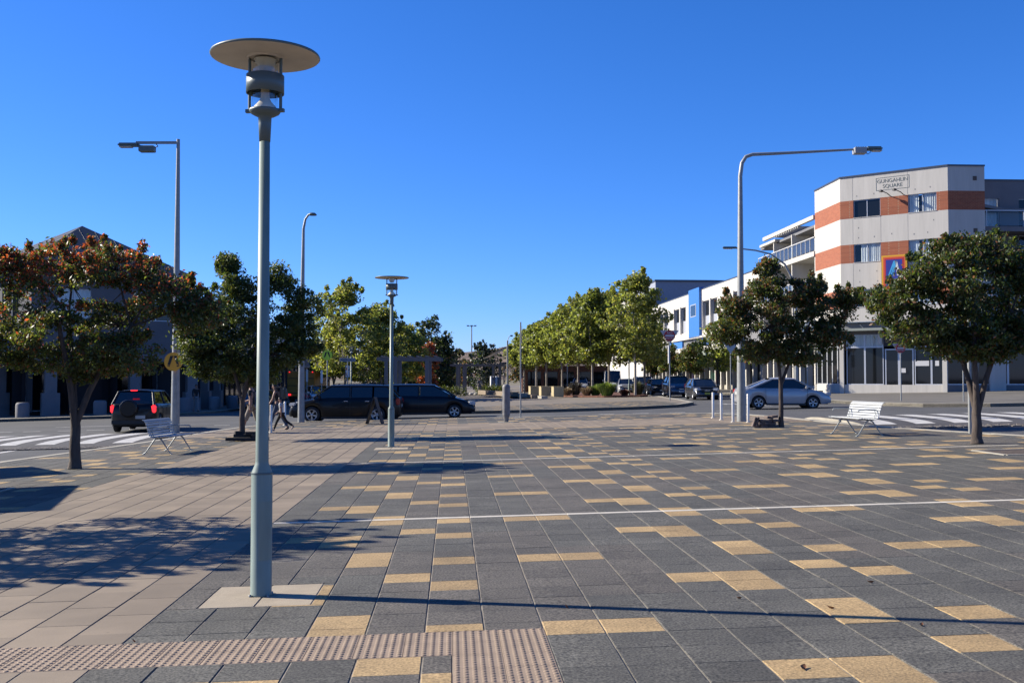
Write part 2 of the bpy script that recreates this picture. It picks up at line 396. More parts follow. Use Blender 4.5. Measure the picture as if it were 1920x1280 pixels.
rest = MB(); npv = 0; rnd2 = random.Random(5)
for (a0, a1, r0, r1, m) in pieces:
    gx, gy = 0.009, 0.0022
    w_, d_ = (a1 - a0) * U - gx, (r1 - r0) * U - gy
    ca, cb = (a0 + a1) / 2 * U, -(r0 + r1) / 2 * U
    x, y = ab2xy(ca, cb); dz = rnd2.uniform(-0.0012, 0.0012)
    if isinstance(m, list): m = m[rnd2.choices((0, 1, 2, 3), (2, 4, 4, 2))[0]]
    if npv < 288:
        o = link('paver', tile_mesh(w_, d_, m), plaza)
        o.matrix_local = Matrix.Translation((x, y, gz(x) + dz)) @ ROT; npv += 1
    else:
        v, f = tile_verts(w_, d_, 0.0, 0.004); Mt = Matrix.Translation((x, y, gz(x) + dz)) @ ROT
        rest.add([Mt @ Vector(p) for p in v], f, m)
rest.obj('distant_pavers', plaza, kind='stuff')
for (r0, r1) in LINES:
    mb = MB(); L = 0
    for a0, a1 in [(k * 3, k * 3 + 3) for k in range(0, 12)]:
        w_ = (a1 - a0) * U - 0.006; x, y = ab2xy((a0 + a1) / 2 * U, -(r0 + r1) / 2 * U)
        if not inside(PIN, x, y): continue
        v, f = tile_verts(w_, (r1 - r0) * U - 0.004, 0.0); Mt = Matrix.Translation((x, y, gz(x))) @ ROT
        mb.add([Mt @ Vector(p) for p in v], f, M_strip)
    mb.obj('white_strip', plaza)
# tactile tiles with raised domes
tb = MB(); v, f = tile_verts(0.298, 0.298, 0.0, 0.002); tb.add(v, f, M_tact)
for i in range(6):
    for j in range(6):
        tb.lathe([(0.0165, 0), (0.014, 0.0035), (0.008, 0.0052), (0.0001, 0.0055)], M_tact, n=8, c=(-0.125 + i * 0.05, -0.125 + j * 0.05, 0))
tact = tb.mesh('tactile_tile')
def tac(a, b):
    x, y = ab2xy(a, b); o = link('tactile_tile', tact, plaza); o.matrix_local = Matrix.Translation((x, y, gz(x))) @ ROT
for k in range(22):
    for j in range(2): tac(BL0 * U - 0.15 - 0.3 * k, -T0 * U - 0.15 - 0.3 * j)
for k in range(2):
    for j in range(7): tac(BL0 * U + 0.15 + 0.3 * k, -T0 * U - 0.15 - 0.3 * j)

# ------------------------------------------------------------------ raised zebra crossings
def crossing(x0, x1, n, wid, y0, y1, sgn, first):
    yc = (y0 + y1) / 2; hw = (y1 - y0) / 2
    prof = lambda y: -0.118 + 0.135 * max(0.0, 1 - abs((y - yc) / hw) ** 4)
    mb = MB(); N = 16; mm = mat('dark_crossing_asphalt', (0.085, 0.08, 0.08), 0.85, var=0.2, vscale=1, speck=0.25, sscale=60)
    vs = []
    for j in range(N + 1):
        y = y0 + (y1 - y0) * j / N
        vs += [(x0, y, gz(x0) + prof(y) + 0.002), (x1, y, gz(x1) + prof(y) + 0.002)]
    mb.add(vs, [(2 * j, 2 * j + 1, 2 * j + 3, 2 * j + 2) for j in range(N)], mm, True)
    for k in (0, 1):
        e = [vs[2 * j + k] for j in range(N + 1)]; mb.add(e + [(a, b, c - .4) for a, b, c in e], [(j, j + 1, N + 2 + j, N + 1 + j) for j in range(N)], M_conc)
    o = mb.obj('raised_crossing', kind='structure')
    for k in range(n):
        a = first + sgn * 1.2 * k; b = a + sgn * wid; a, b = min(a, b), max(a, b); vs = []
        for j in range(N + 1):
            y = y0 + 0.5 + (y1 - y0 - 1.0) * j / N
            vs += [(a, y, gz(a) + prof(y) + 0.009), (b, y, gz(b) + prof(y) + 0.009)]
        m2 = MB(); m2.add(vs, [(2 * j, 2 * j + 1, 2 * j + 3, 2 * j + 2) for j in range(N)], M_white, True)
        m2.obj('stripe', o)
    m3 = MB(); m3.add([(x, y, gz(x) - 0.114) for x, y in ((x0, y0 - 1.1), (x1, y0 - 1.1), (x1, y0 + .05), (x0, y0 + .05))], [(0, 1, 2, 3)], M_cobble)
    rr = random.Random(4)
    nx = int((x1 - x0) / 0.16)
    for i in range(nx):
        for j in range(6):
            x = x0 + 0.08 + i * 0.16 + rr.uniform(-.02, .02); y = y0 - 1.0 + j * 0.18 + rr.uniform(-.02, .02)
            m3.box((x, y, gz(x) - 0.108 + rr.uniform(0, .012)), (0.13, 0.15, 0.03), M_cobble, rr.uniform(-.2, .2))
    m3.obj('cobbled_edge', o, kind='stuff')
crossing(-23.5, -11.25, 10, 0.62, 32.2, 39.5, -1, -11.75)
crossing(10.9, 23.0, 10, 0.62, 32.2, 39.5, 1, 11.3)

# ------------------------------------------------------------------ far island, footpaths
ISL = [(-13, 62), (-11.4, 57.6), (-8.6, 55.6), (-1.9, 54.2), (2.1, 53.9), (6.7, 55.0), (9.0, 57.0), (10.5, 61.0), (10.9, 68), (11.2, 80), (8, 150), (6, 240), (-22, 240), (-16, 150), (-13.6, 80)]
def slab(name, poly, h, m, kerbm, kw=0.3):
    mb = MB(); mb.prism(poly, lambda x, y: gz(x) - 0.3, lambda x, y: gz(x) + h - 0.006, m)
    o = mb.obj(name, kind='structure'); k = MB(); ring(k, poly, kw, -0.2, h, kerbm); k.obj('kerb', o); return o
isl = slab('paved_island', ISL, 0.04, mat('island_paving', (0.24, 0.20, 0.155), 0.85, var=0.14, vscale=0.6, speck=0.1, sscale=30), M_conc)
IIN = inset(ISL, 0.35); ip = MB(); r3 = random.Random(2)
for c in range(-26, 38):
    for r in range(-160, -106):
        x, y = ab2xy((c + .5) * U, -(r + .5) * U)
        if not inside(IIN, x, y): continue
        if c > 8 and y > 64 + 0.5 * (x - 2): continue
        m = M_gold if (gold(c, r) and c > -6) or (gold(c, r) and y > 58) else dark(c, r)
        m = m[r3.randrange(4)]; v, f = tile_verts(U - .004, U - .004, 0.0); Mt = Matrix.Translation((x, y, gz(x) + 0.042)) @ ROT
        ip.add([Mt @ Vector(p) for p in v[8:]], [(0, 1, 2, 3)], m)
ip.obj('island_pavers', isl, kind='stuff')
RFP = [(17.8, 240), (17.7, 66), (17.6, 58.5), (17.9, 52.5), (18.9, 48.6), (21.2, 46.8), (26, 46.2), (65, 47.5), (65, 240)]
slab('right_footpath', RFP, 0.04, M_foot, M_conc)
LFP = [(-65, 56.5), (-29, 59.9), (-23.6, 61.4), (-20.6, 63.5), (-18.9, 68), (-18.8, 80), (-20.5, 240), (-65, 240)]
slab('left_footpath', LFP, 0.04, M_foot, M_conc)
# kerbed nose on the right edge beyond the crossing
NS = [(19.0, 37.5), (21, 36.4), (25, 35.6), (32, 35.2), (32, 41.0), (25, 40.6), (20.8, 39.8)]
slab('traffic_island', NS, 0.03, mat('island_concrete', (0.3, 0.29, 0.27), 0.85, var=0.15, vscale=1), M_conc, 0.25)
# ------------------------------------------------------------------ street furniture
M_lamp = mat('grey_green_enamel', (0.25, 0.32, 0.275), 0.45, metal=0.0, var=0.16, vscale=9, stretch=(1, 1, .25), spec=0.5)
M_lampd = mat('dark_blue_grey_enamel', (0.13, 0.175, 0.17), 0.45, var=0.06)
M_disc = mat('lamp_disc_underside', (0.78, 0.70, 0.60), 0.6, var=0.08, vscale=5)
M_galv = mat('galvanised_steel', (0.36, 0.37, 0.36), 0.5, metal=0.15, var=0.12, vscale=6, bump=0.05)
M_steel = mat('brushed_stainless', (0.60, 0.56, 0.50), 0.35, metal=0.4, var=0.05)
M_blk = mat('black_plastic', (0.02, 0.02, 0.022), 0.45)
M_refl = mat('yellowed_reflector', (0.95, 0.80, 0.58), 0.4)
G_clear = glass_mat('clear_lamp_glass', (0.9, 0.93, 0.93), 0.9)

def plaza_lamp(label, x, y, s=1.0, group='round disc lamps of the square'):
    t = thing('plaza_lamp', label, 'lamp post', x, y, 0, group)
    mb = MB(); mb.lathe([(0.0, 0), (0.088, 0), (0.082, 0.012), (0.082, 0.95), (0.079, 0.965), (0.052, 1.03), (0.0505, 1.05), (0.041, 3.62), (0.0, 3.62)], M_lamp, 28)
    mb.lathe([(0.0825, 0.945), (0.0845, 0.95), (0.0845, 0.958), (0.0825, 0.963)], M_lampd, 28)
    pole = mb.obj('pole', t)
    for k in range(4): bo = MB(); q = R(45 + 90 * k); bo.lathe([(0.011, 0), (0.011, .016), (0, .018)], M_galv, 6, (.098 * math.cos(q), .098 * math.sin(q), .0)); bo.obj('bolt', t)
    d = MB()                                             # service door, slightly proud of the shaft, facing the square
    n = 8; vs = []
    for z in (0.28, 0.74):
        for k in range(n + 1):
            q = R(-95 + 75 * k / n); vs.append((0.0832 * math.cos(q), 0.0832 * math.sin(q), z))
    d.add(vs, [(k, k + 1, n + 2 + k, n + 1 + k) for k in range(n)], M_lamp, True); d.obj('service_door', pole)
    c = MB(); c.lathe([(0, 3.58), (0.044, 3.58), (0.05, 3.72), (0.052, 3.775), (0.075, 3.785), (0.112, 3.805), (0.122, 3.82), (0.124, 3.835), (0.1, 3.837), (0.0, 3.84)], M_lampd, 28)
    for k in range(2):
        q = R(-6 + 180 * k); c.box((0.132 * math.cos(q), 0.132 * math.sin(q), 3.828), (0.05, 0.035, 0.026), M_lampd, q)
    c.obj('lamp_base', t)
    for k in range(2):
        q = R(-6 + 180 * k); r_ = MB(); r_.tube([(0.128 * math.cos(q), 0.128 * math.sin(q), 3.83), (0.128 * math.cos(q), 0.128 * math.sin(q), 4.25)], 0.0125, M_lampd, 8); r_.obj('rod', t)
    b = MB(); b.lathe([(0.142, 3.965), (0.149, 3.965), (0.149, 4.11), (0.142, 4.11), (0.142, 3.965)], M_lampd, 32); b.obj('collar', t)
    g = MB(); g.lathe([(0.098, 3.837), (0.1, 4.24)], G_clear, 24); g.obj('glass', t)
    f = MB(); f.lathe([(0.092, 3.842), (0.086, 3.86), (0.05, 3.90), (0.034, 3.935), (0.033, 4.03), (0.05, 4.04), (0.0, 4.05)], M_refl, 24)
    f.lathe([(0.0, 4.14), (0.05, 4.15), (0.088, 4.24)], M_refl, 24); f.obj('reflector', t)
    h = MB(); h.lathe([(0, 4.257), (0.12, 4.255), (0.40, 4.253), (0.425, 4.257)], M_disc, 48)
    h.lathe([(0.425, 4.257), (0.432, 4.265), (0.426, 4.277), (0.2, 4.297), (0.0, 4.305)], M_lampd, 48); h.lathe([(0.13, 4.243), (0.15, 4.251), (0.15, 4.257)], M_disc, 24)
    h.obj('lamp_disc', t)
    if s != 1: t.scale = (s, s, s)
    return t
l0 = plaza_lamp('tall grey-green disc lamp in the foreground on four cream pavers', -1.97, 8.34)
dup(l0, -3.04, 26.6, 0, 'grey-green disc lamp in the middle of the square, in front of the black cars')
dup(l0, 9.1, 82.0, 0, 'disc lamp at the garden bed on the far island beside the plane trees')
dup(l0, -11.9, 78, 0, 'disc lamp far off in front of the left plane tree, behind the street name sign')

def luminaire(mb, c, d, L=0.62):                          # cobra head pointing along d
    rz = math.atan2(d[1], d[0]); Mx = Matrix.Rotation(rz, 4, 'Z')
    mb.bbox(c, (L, 0.27, 0.13), M_lampd, 0.045, M=Mx, seg=2)
    q = Vector(c) + Mx @ Vector((0.1, 0, -0.075)); mb.bbox(q, (L * 0.6, 0.22, 0.05), mat('lamp_lens', (0.5, 0.5, 0.48), 0.2), 0.02, M=Mx)
def tapered_pole(mb, h, r0, r1, m=M_galv, n=12): mb.tube([(0, 0, 0), (0, 0, h)], [r0, r1], m, n)
# left street light, straight outreach with two heads
t = thing('street_light', 'tall square-armed street light with two heads beside the left zebra crossing', 'street light', -11.86, 37.2, 0, 'galvanised street lights')
mb = MB(); tapered_pole(mb, 10.42, 0.16, 0.06); mb.lathe([(0.16, 0), (0.19, 0.0), (0.19, 0.03), (0.16, 0.04)], M_galv, 16); mb.obj('pole', t)
mb = MB(); mb.box((-0.75, 0, 10.3), (1.5, 0.07, 0.09), M_galv); mb.obj('arm', t)
mb = MB(); luminaire(mb, (-1.75, 0, 10.22), (-1, 0), 0.75); mb.obj('lamp_head', t)
mb = MB(); mb.bbox((-1.1, 0, 10.07), (0.55, 0.3, 0.22), M_lampd, 0.03); mb.tube([(-.85, 0, 10.12), (-.72, 0, 10.17), (-.8, 0, 10.27)], 0.02, M_blk, 6); mb.obj('floodlight', t)
# slim street light behind the left tree
t = thing('street_light', 'slim street light with a short hooked top near the black estate car', 'street light', -8.98, 45.0, 0, 'galvanised street lights')
mb = MB(); mb.tube([(0, 0, 0), (0, 0, 4), (0.04, 0, 8.25), (0.12, 0, 8.68), (0.26, 0, 8.88)], [0.15, 0.11, 0.06, 0.05, 0.045], M_galv, 12); mb.obj('pole', t)
mb = MB(); mb.lathe([(0.0, 0.09), (0.12, 0.07), (0.19, 0.0), (0.19, -0.03), (0.0, -0.04)], M_lampd, 16, (0.42, 0, 8.88)); mb.obj('lamp_head', t)
# big curved street light on the right
t = thing('street_light', 'tall street light with a long curved arm reaching right, behind the steel bollards', 'street light', 7.82, 36.0, 0, 'galvanised street lights')
mb = MB(); mb.tube([(0, 0, 0), (0, 0, 4.5), (0.02, 0, 8.4), (0.08, 0, 8.85), (0.22, 0, 9.07), (0.45, 0, 9.15), (1.2, 0, 9.18), (2.4, 0, 9.24), (4.1, 0, 9.33)], [0.16, 0.115, 0.075, 0.068, 0.064, 0.06, 0.054, 0.046, 0.036], M_galv, 12); mb.obj('pole', t)
mb = MB(); mb.bbox((4.13, 0, 9.27), (0.42, 0.3, 0.22), mat('ribbed_grey_box', (0.45, 0.45, 0.45), 0.5), 0.02)
for k in range(5): mb.box((3.98 + k * 0.075, 0, 9.385), (0.03, 0.28, 0.015), M_lampd)
mb.tube([(4.3, 0, 9.22), (4.42, 0, 9.16), (4.5, 0, 9.22), (4.5, 0, 9.3)], 0.012, M_blk, 6); mb.obj('floodlight', t)
mb = MB(); luminaire(mb, (4.62, 0, 9.35), (1, 0), 0.55); mb.obj('lamp_head', t)
# arched street light in front of the apartment block
t = thing('street_light', 'arched street light leaning left over the road in front of the brick-banded block', 'street light', 18.6, 69, 0, 'galvanised street lights')
mb = MB(); mb.tube([(0, 0, 0), (0, 0, 6.6), (-0.15, 0, 7.6), (-0.7, 0, 8.7), (-1.6, 0, 9.35), (-2.6, 0, 9.6), (-3.9, 0, 9.75)], [0.14, 0.09, 0.075, 0.065, 0.055, 0.05, 0.045], M_galv, 10); mb.obj('pole', t)
mb = MB(); luminaire(mb, (-4.3, 0, 9.78), (-1, 0), 0.95); mb.obj('lamp_head', t)
# far mast and sloping lamp pole
t = thing('floodlight_mast', 'very tall thin sports floodlight mast far off against the sky', 'light mast', -11.5, 300)
mb = MB(); mb.tube([(0, 0, -4), (0, 0, 16.8)], [0.28, 0.14], M_galv, 8); mb.obj('pole', t)
mb = MB(); mb.box((0, 0, 16.8), (2.6, 0.15, 0.12), M_galv)
for x in (-1.05, 0, 1.05): mb.box((x, -0.1, 16.95), (0.7, 0.25, 0.22), M_lampd)
mb.obj('light_bar', t)
t = thing('lamp_pole', 'slim grey lamp pole with a small raised arm behind the grey post', 'lamp post', -0.38, 90)
mb = MB(); mb.tube([(0, 0, 0), (0, 0, 4.9)], [0.09, 0.07], M_galv, 10); mb.obj('pole', t)
mb = MB(); mb.tube([(0, 0, 4.88), (0.12, 0, 5.2), (0.26, 0, 5.3)], 0.03, M_galv, 6); mb.bbox((0.34, 0, 5.3), (0.22, 0.14, 0.12), M_blk, .02); mb.obj('lamp_head', t)

# ---- signs
M_sy = mat('orange_yellow_sign', (0.98, 0.46, 0.02), 0.5)
M_sg = mat('lime_yellow_sign', (0.75, 0.95, 0.05), 0.5)
M_red = mat('sign_red', (0.48, 0.03, 0.035), 0.45)
M_sw = mat('sign_white', (0.72, 0.72, 0.72), 0.5)
M_sblk = mat('sign_black', (0.012, 0.012, 0.012), 0.6)
M_alu = mat('sign_back', (0.36, 0.36, 0.35), 0.5, metal=0.4)
def disc(mb, r, c, m, y0, th=0.006, n=40):
    vs = [(c[0] + r * math.cos(2 * PI * k / n), y, c[2] + r * math.sin(2 * PI * k / n)) for y in (y0, y0 + th) for k in range(n)]
    mb.add(vs, [list(range(n)), list(range(n, 2 * n))[::-1]] + [(k, n + k, n + (k + 1) % n, (k + 1) % n)[::1] for k in range(n)], m)
def flat(mb, poly, m, y0, th=0.004):
    n = len(poly); vs = [(x, y, z) for y in (y0, y0 + th) for x, z in poly]
    mb.add(vs, [list(range(n)), list(range(n, 2 * n))[::-1]] + [(k, n + k, n + (k + 1) % n, (k + 1) % n) for k in range(n)], m)
def legs_sign(t, r, z, m, y):                             # round sign with the two walking legs
    mb = MB(); disc(mb, r, (0, 0, z), m, y, 0.008); p = mb.obj('sign_face', t)
    g = MB()
    for s_ in (-1, 1):
        flat(g, [(s_ * 0.02 * r, z + 0.62 * r), (s_ * 0.34 * r, z + 0.62 * r), (s_ * 0.60 * r, z - 0.30 * r), (s_ * 0.50 * r, z - 0.30 * r), (s_ * 0.36 * r, z - 0.26 * r)] if s_ > 0 else
             [(-0.02 * r, z + 0.62 * r), (-0.34 * r, z + 0.62 * r), (-0.62 * r, z - 0.30 * r), (-0.36 * r, z - 0.38 * r)], M_sblk, y - 0.006)
        flat(g, [(s_ * 0.36 * r, z - 0.42 * r), (s_ * 0.62 * r, z - 0.36 * r), (s_ * 0.66 * r, z - 0.45 * r), (s_ * 0.38 * r, z - 0.54 * r)], M_sblk, y - 0.006)
    g.obj('walking_legs', p)
t = thing('crossing_sign', 'round orange pedestrian crossing sign fixed to the left street light', 'road sign', -11.84, 36.99, 0, 'round pedestrian crossing signs')
legs_sign(t, 0.325, 2.52, M_sy, -0.12); t.rotation_euler = (0, 0, 0)
mb = MB(); mb.box((0, 0.02, 2.52), (0.1, 0.2, 0.06), M_galv); mb.obj('bracket', t)
t = thing('crossing_sign', 'round lime pedestrian crossing sign on a thin pole behind the black estate car', 'road sign', -11.3, 64.5, 0, 'round pedestrian crossing signs')
legs_sign(t, 0.31, 3.35, M_sg, -0.05); mb = MB(); mb.tube([(0, 0, 0), (0, 0, 3.6)], 0.035, M_galv, 8); mb.obj('pole', t)
def no_entry(label, x, y, z, r, rz=0):
    t = thing('no_entry_sign', label, 'road sign', x, y, rz, 'red no entry signs')
    mb = MB(); mb.tube([(0, 0, 0), (0, 0, z + r)], 0.035, M_galv, 8); mb.obj('pole', t)
    mb = MB(); flat(mb, [(-r * 1.7, z + r * 0.95), (r * 1.7, z + r * 0.95), (r * 0.25, z - r * 1.25), (-r * 0.25, z - r * 1.25)], M_alu, 0.04); mb.obj('give_way_back', t)
    mb = MB(); disc(mb, r, (0, 0, z), M_red, -0.05, 0.006); f = mb.obj('sign_face', t)
    mb = MB(); flat(mb, [(-r * .78, z - r * .14), (r * .78, z - r * .14), (r * .78, z + r * .14), (-r * .78, z + r * .14)], M_sw, -0.056); mb.obj('white_bar', f)
    text_obj('lettering', 'NO', r * 0.62, M_sw, f, (0, -0.056, z + r * .48), (R(90), 0, 0)); text_obj('lettering', 'ENTRY', r * 0.52, M_sw, f, (0, -0.056, z - r * .46), (R(90), 0, 0))
    return t
t = no_entry('red NO ENTRY sign on the tip of the paved island', 9.72, 65.0, 4.05, 0.34)
mb = MB(); mb.box((-0.06, 0, 2.9), (0.05, 0.3, 1.1), M_sw); mb.obj('side_plate', t)
no_entry('red NO ENTRY sign on the footpath outside the glass cafe doors', 19.9, 54.0, 2.72, 0.24)
t = thing('street_name_sign', 'grey street name blade reading HIBBERSON ST high above the black cars', 'sign', -10.6, 68)
mb = MB(); mb.tube([(0, 0, 0), (0, 0, 3.4)], 0.03, M_galv, 8); mb.obj('pole', t)
mb = MB(); mb.bbox((0, -0.05, 3.1), (1.0, 0.03, 0.22), mat('pale_grey_blade', (0.36, 0.38, 0.42), 0.5), 0.008); f = mb.obj('blade', t)
text_obj('lettering', 'HIBBERSON ST', 0.15, M_sblk, f, (0, -0.07, 3.1), (R(90), 0, 0))
t = thing('parking_sign', 'small white and red parking sign below the street name blade', 'sign', -10.75, 69)
mb = MB(); mb.tube([(0, 0, 0), (0, 0, 2.9)], 0.025, M_galv, 8); mb.obj('pole', t)
mb = MB(); flat(mb, [(-.13, 2.0), (.13, 2.0), (.13, 2.75), (-.13, 2.75)], M_sw, -0.04); mb.obj('plate', t)
mb = MB(); flat(mb, [(-.11, 2.45), (-.04, 2.45), (-.04, 2.62), (-.11, 2.62)], M_red, -0.046); flat(mb, [(-.11, 2.08), (-.07, 2.08), (-.07, 2.3), (-.11, 2.3)], M_red, -0.046)
flat(mb, [(-.0, 2.45), (.09, 2.45), (.09, 2.5), (.0, 2.5)], M_sblk, -0.046); mb.obj('print', t)
for (x, y, h, lab) in [(-11.9, 66, 2.4, 'narrow white sign plate on a pole at the left of the lime crossing sign'), (-13.4, 69, 2.5, 'grey sign plate seen edge-on beside the slim street light')]:
    t = thing('parking_sign', lab, 'sign', x, y); mb = MB(); mb.tube([(0, 0, 0), (0, 0, h)], 0.025, M_galv, 8); mb.obj('pole', t)
    mb = MB(); mb.box((0, -0.04, h - .35), (0.14, 0.02, 0.8), M_sw if x > -12 else M_alu); mb.obj('plate', t)
t = thing('sign_pole', 'tall plain steel pole with an edge-on sign strip, right of the grey post', 'pole', 0.36, 44.1)
mb = MB(); mb.tube([(0, 0, 0), (0, 0, 4.0)], 0.032, M_galv, 10); mb.obj('pole', t)
mb = MB(); mb.box((0.055, 0, 3.45), (0.012, 0.45, 0.75), M_alu); mb.obj('sign_plate', t)
mb = MB(); mb.bbox((0, 0, -.07), (0.5, .34, .17), M_conc, .02); mb.obj('footing', t)
t = thing('sign_pole', 'steel sign pole rising into the crown of the right foreground tree', 'pole', 11.49, 26.5)
mb = MB(); mb.tube([(0, 0, 0), (0, 0, 3.3)], 0.045, M_galv, 10); mb.obj('pole', t); legs_sign(t, 0.3, 3.05, M_sy, 0.07)
t = thing('sign_pole', 'thin steel pole standing on the right footpath behind the forked tree', 'pole', 21.6, 50.5)
mb = MB(); mb.tube([(0, 0, 0), (0, 0, 3.4)], 0.032, M_galv, 8); mb.obj('pole', t)
mb = MB(); mb.box((0, -.05, 3.1), (0.4, 0.01, 0.5), M_red); mb.obj('sign_plate', t)
t = thing('sign_pole', 'grey sign back on a pole in front of the shopfronts, left of the round tree', 'pole', 14.2, 68.5)
mb = MB(); mb.tube([(0, 0, 0), (0, 0, 3.6)], 0.035, M_galv, 8); mb.obj('pole', t)
mb = MB(); flat(mb, [(-.55, 3.7), (.55, 3.7), (0, 2.9)], M_alu, -.05); mb.obj('give_way_back', t)

# ---- bollards
def bollard(label, x, y, h=0.95, r=0.045, group=None, rz=0):
    t = thing('bollard', label, 'bollard', x, y, rz, group)
    mb = MB(); mb.lathe([(r, 0), (r, h - 0.01), (r * 0.9, h), (0, h + 0.004)], M_steel, 16); mb.obj('post', t)
    mb = MB(); mb.lathe([(r + .001, 0.0), (r * 1.9, 0.0), (r * 1.9, 0.012), (r + .001, 0.016)], M_steel, 16); mb.obj('base_ring', t)
    return t
b0 = bollard('steel bollard farthest left of the four by the curved street light', 7.5, 39.4, group='steel bollards at the right kerb')
dup(b0, 7.43, 37.5, .4, 'second steel bollard from the left by the curved street light')
dup(b0, 7.47, 35.7, .8, 'third steel bollard from the left, just left of the curved street light')
dup(b0, 7.87, 35.2, .8, 'steel bollard just right of the curved street light')
dup(b0, -8.21, 36.0, 0, 'steel bollard in front of the child in a white shirt', group='steel bollards at the left kerb')
dup(b0, -9.05, 42.1, 0, 'steel bollard behind the walking child, toward the road', group='steel bollards at the left kerb')
t = thing('round_post', 'stout grey round-topped post with a narrow foot near the middle of the picture', 'bollard', -0.22, 40.1)
M_gr = mat('weathered_grey_metal', (0.25, 0.24, 0.235), 0.6, var=0.25, vscale=5, bump=0.15)
mb = MB(); mb.lathe([(0.0, 0), (0.088, 0), (0.088, 0.05), (0.105, 0.18), (0.142, 0.26), (0.146, 0.29), (0.146, 1.33), (0.135, 1.39), (0.09, 1.43), (0, 1.45)], M_gr, 28); mb.obj('post', t)
for z in (0.29, 0.72, 1.30):
    mb = MB(); mb.lathe([(0.1465, z - .008), (0.151, z), (0.1465, z + .008)], M_gr, 28); mb.obj('band', t)
mb = MB(); mb.tube([(-.15, -.03, .1), (-.19, -.03, .45), (-.18, -.03, .95), (-.148, -.02, 1.05)], 0.008, M_galv, 6); mb.obj('cable', t)
mb = MB(); mb.bbox((0, 0, -.08), (.62, .5, .18), M_conc, .02); mb.obj('footing', t)
# round-shouldered concrete blocks under the left arcade
M_rend = mat('blue_grey_render', (0.15, 0.15, 0.16), 0.8, var=0.1, vscale=0.8, speck=0.06, sscale=30, bump=0.1)
M_rend2 = mat('pale_grey_render', (0.21, 0.205, 0.215), 0.8, var=0.1, vscale=0.8, speck=0.06, sscale=30, bump=0.1)
def block(label, x, y):
    t = thing('concrete_block', label, 'block', x, y, 0, 'round-shouldered blocks in front of the left building', dz=0.04)
    mb = MB(); mb.lathe([(0.39, 0), (0.39, 0.74), (0.36, 0.82), (0.30, 0.88), (0, 0.89)], M_rend2, 12); mb.obj('block', t); return t
k0 = block('round-shouldered grey block left of the first arcade pier', -29.2, 63.0)
for x, y, l in [(-25.2, 64.6, 'round-shouldered grey block right of the first arcade pier'), (-21.4, 69, 'round-shouldered block just right of the sign-bearing street light'),
                (-20.2, 71.5, 'second round-shouldered block in the dark right of the street light'), (-19.6, 74, 'third round-shouldered block in the dark near the left tree trunk')]: dup(k0, x, y, 0, l, dz=.04)

# ---- benches with slatted backs
M_bw = mat('white_enamel_slat', (0.60, 0.62, 0.62), 0.35, spec=0.5)
M_bleg = mat('cast_aluminium', (0.30, 0.32, 0.31), 0.5, metal=0.3)
def bench(label, x, y, rz, L=1.65):
    t = thing('park_bench', label, 'bench', x, y, rz, 'slatted white park benches')      # front faces local -y, length along x
    prof = []
    for k in range(7): prof.append((-0.33 + 0.068 * k, 0.455 - 0.006 * k + (-.02 if k == 0 else 0), 4 if k else 25))
    prof += [(0.125, 0.428, -20), (0.175, 0.475, -62), (0.197, 0.54, -76), (0.214, 0.605, -78), (0.232, 0.67, -76), (0.252, 0.735, -72), (0.28, 0.795, -60), (0.325, 0.835, -25)]
    for (py, pz, a) in prof:
        m = MB(); m.bbox((0, 0, 0), (L, 0.052, 0.016), M_bw, 0.005, M=Matrix.Rotation(R(-a), 4, 'X')); o = m.obj('slat', t); o.location = (0, py, pz)
    for sx in (-1, 1):
        xx = sx * (L / 2 - 0.14)
        m = MB(); m.tube([(xx, -0.33, 0.42), (xx, -0.1, 0.425), (xx, 0.12, 0.405), (xx, 0.185, 0.47), (xx, 0.225, 0.605), (xx, 0.262, 0.735), (xx, 0.32, 0.815)], 0.014, M_bleg, 8); fr = m.obj('end_frame', t)
        m = MB(); m.tube([(xx, 0.24, 0.63), (xx, 0.14, 0.66), (xx, -0.1, 0.665), (xx, -0.27, 0.655), (xx, -0.3, 0.62), (xx, -0.27, 0.6)], 0.015, M_bleg, 8)
        m.tube([(xx, 0.14, 0.66), (xx, 0.16, 0.55), (xx, 0.1, 0.42)], 0.01, M_bleg, 6); m.obj('armrest', t)
        for ey in (-0.34, 0.36):
            m = MB(); m.tube([(xx, 0.0, 0.41), (xx, ey * 0.25, 0.36), (xx, ey * 0.85, 0.05), (xx, ey, 0.012)], [0.022, 0.02, 0.014, 0.016], M_bleg, 8)
            m.lathe([(0, 0), (0.034, 0), (0.034, 0.012), (0, 0.02)], M_bleg, 12, (xx, ey, 0)); m.obj('leg', t)
    m = MB(); m.tube([(-L / 2 + .14, 0, 0.395), (L / 2 - .14, 0, 0.395)], 0.012, M_bleg, 8); m.obj('stretcher', t)
    return t
def face(fx, fy): return math.atan2(fy, fx) + R(90)
b1 = bench('slatted park bench by the right tree, seen from the front, gleaming in the sun', 8.78, 26.95, face(-1, -.16))
dup(b1, -8.6, 26.5, face(1, -.06), 'slatted park bench on the left, seen from behind in its own shade')

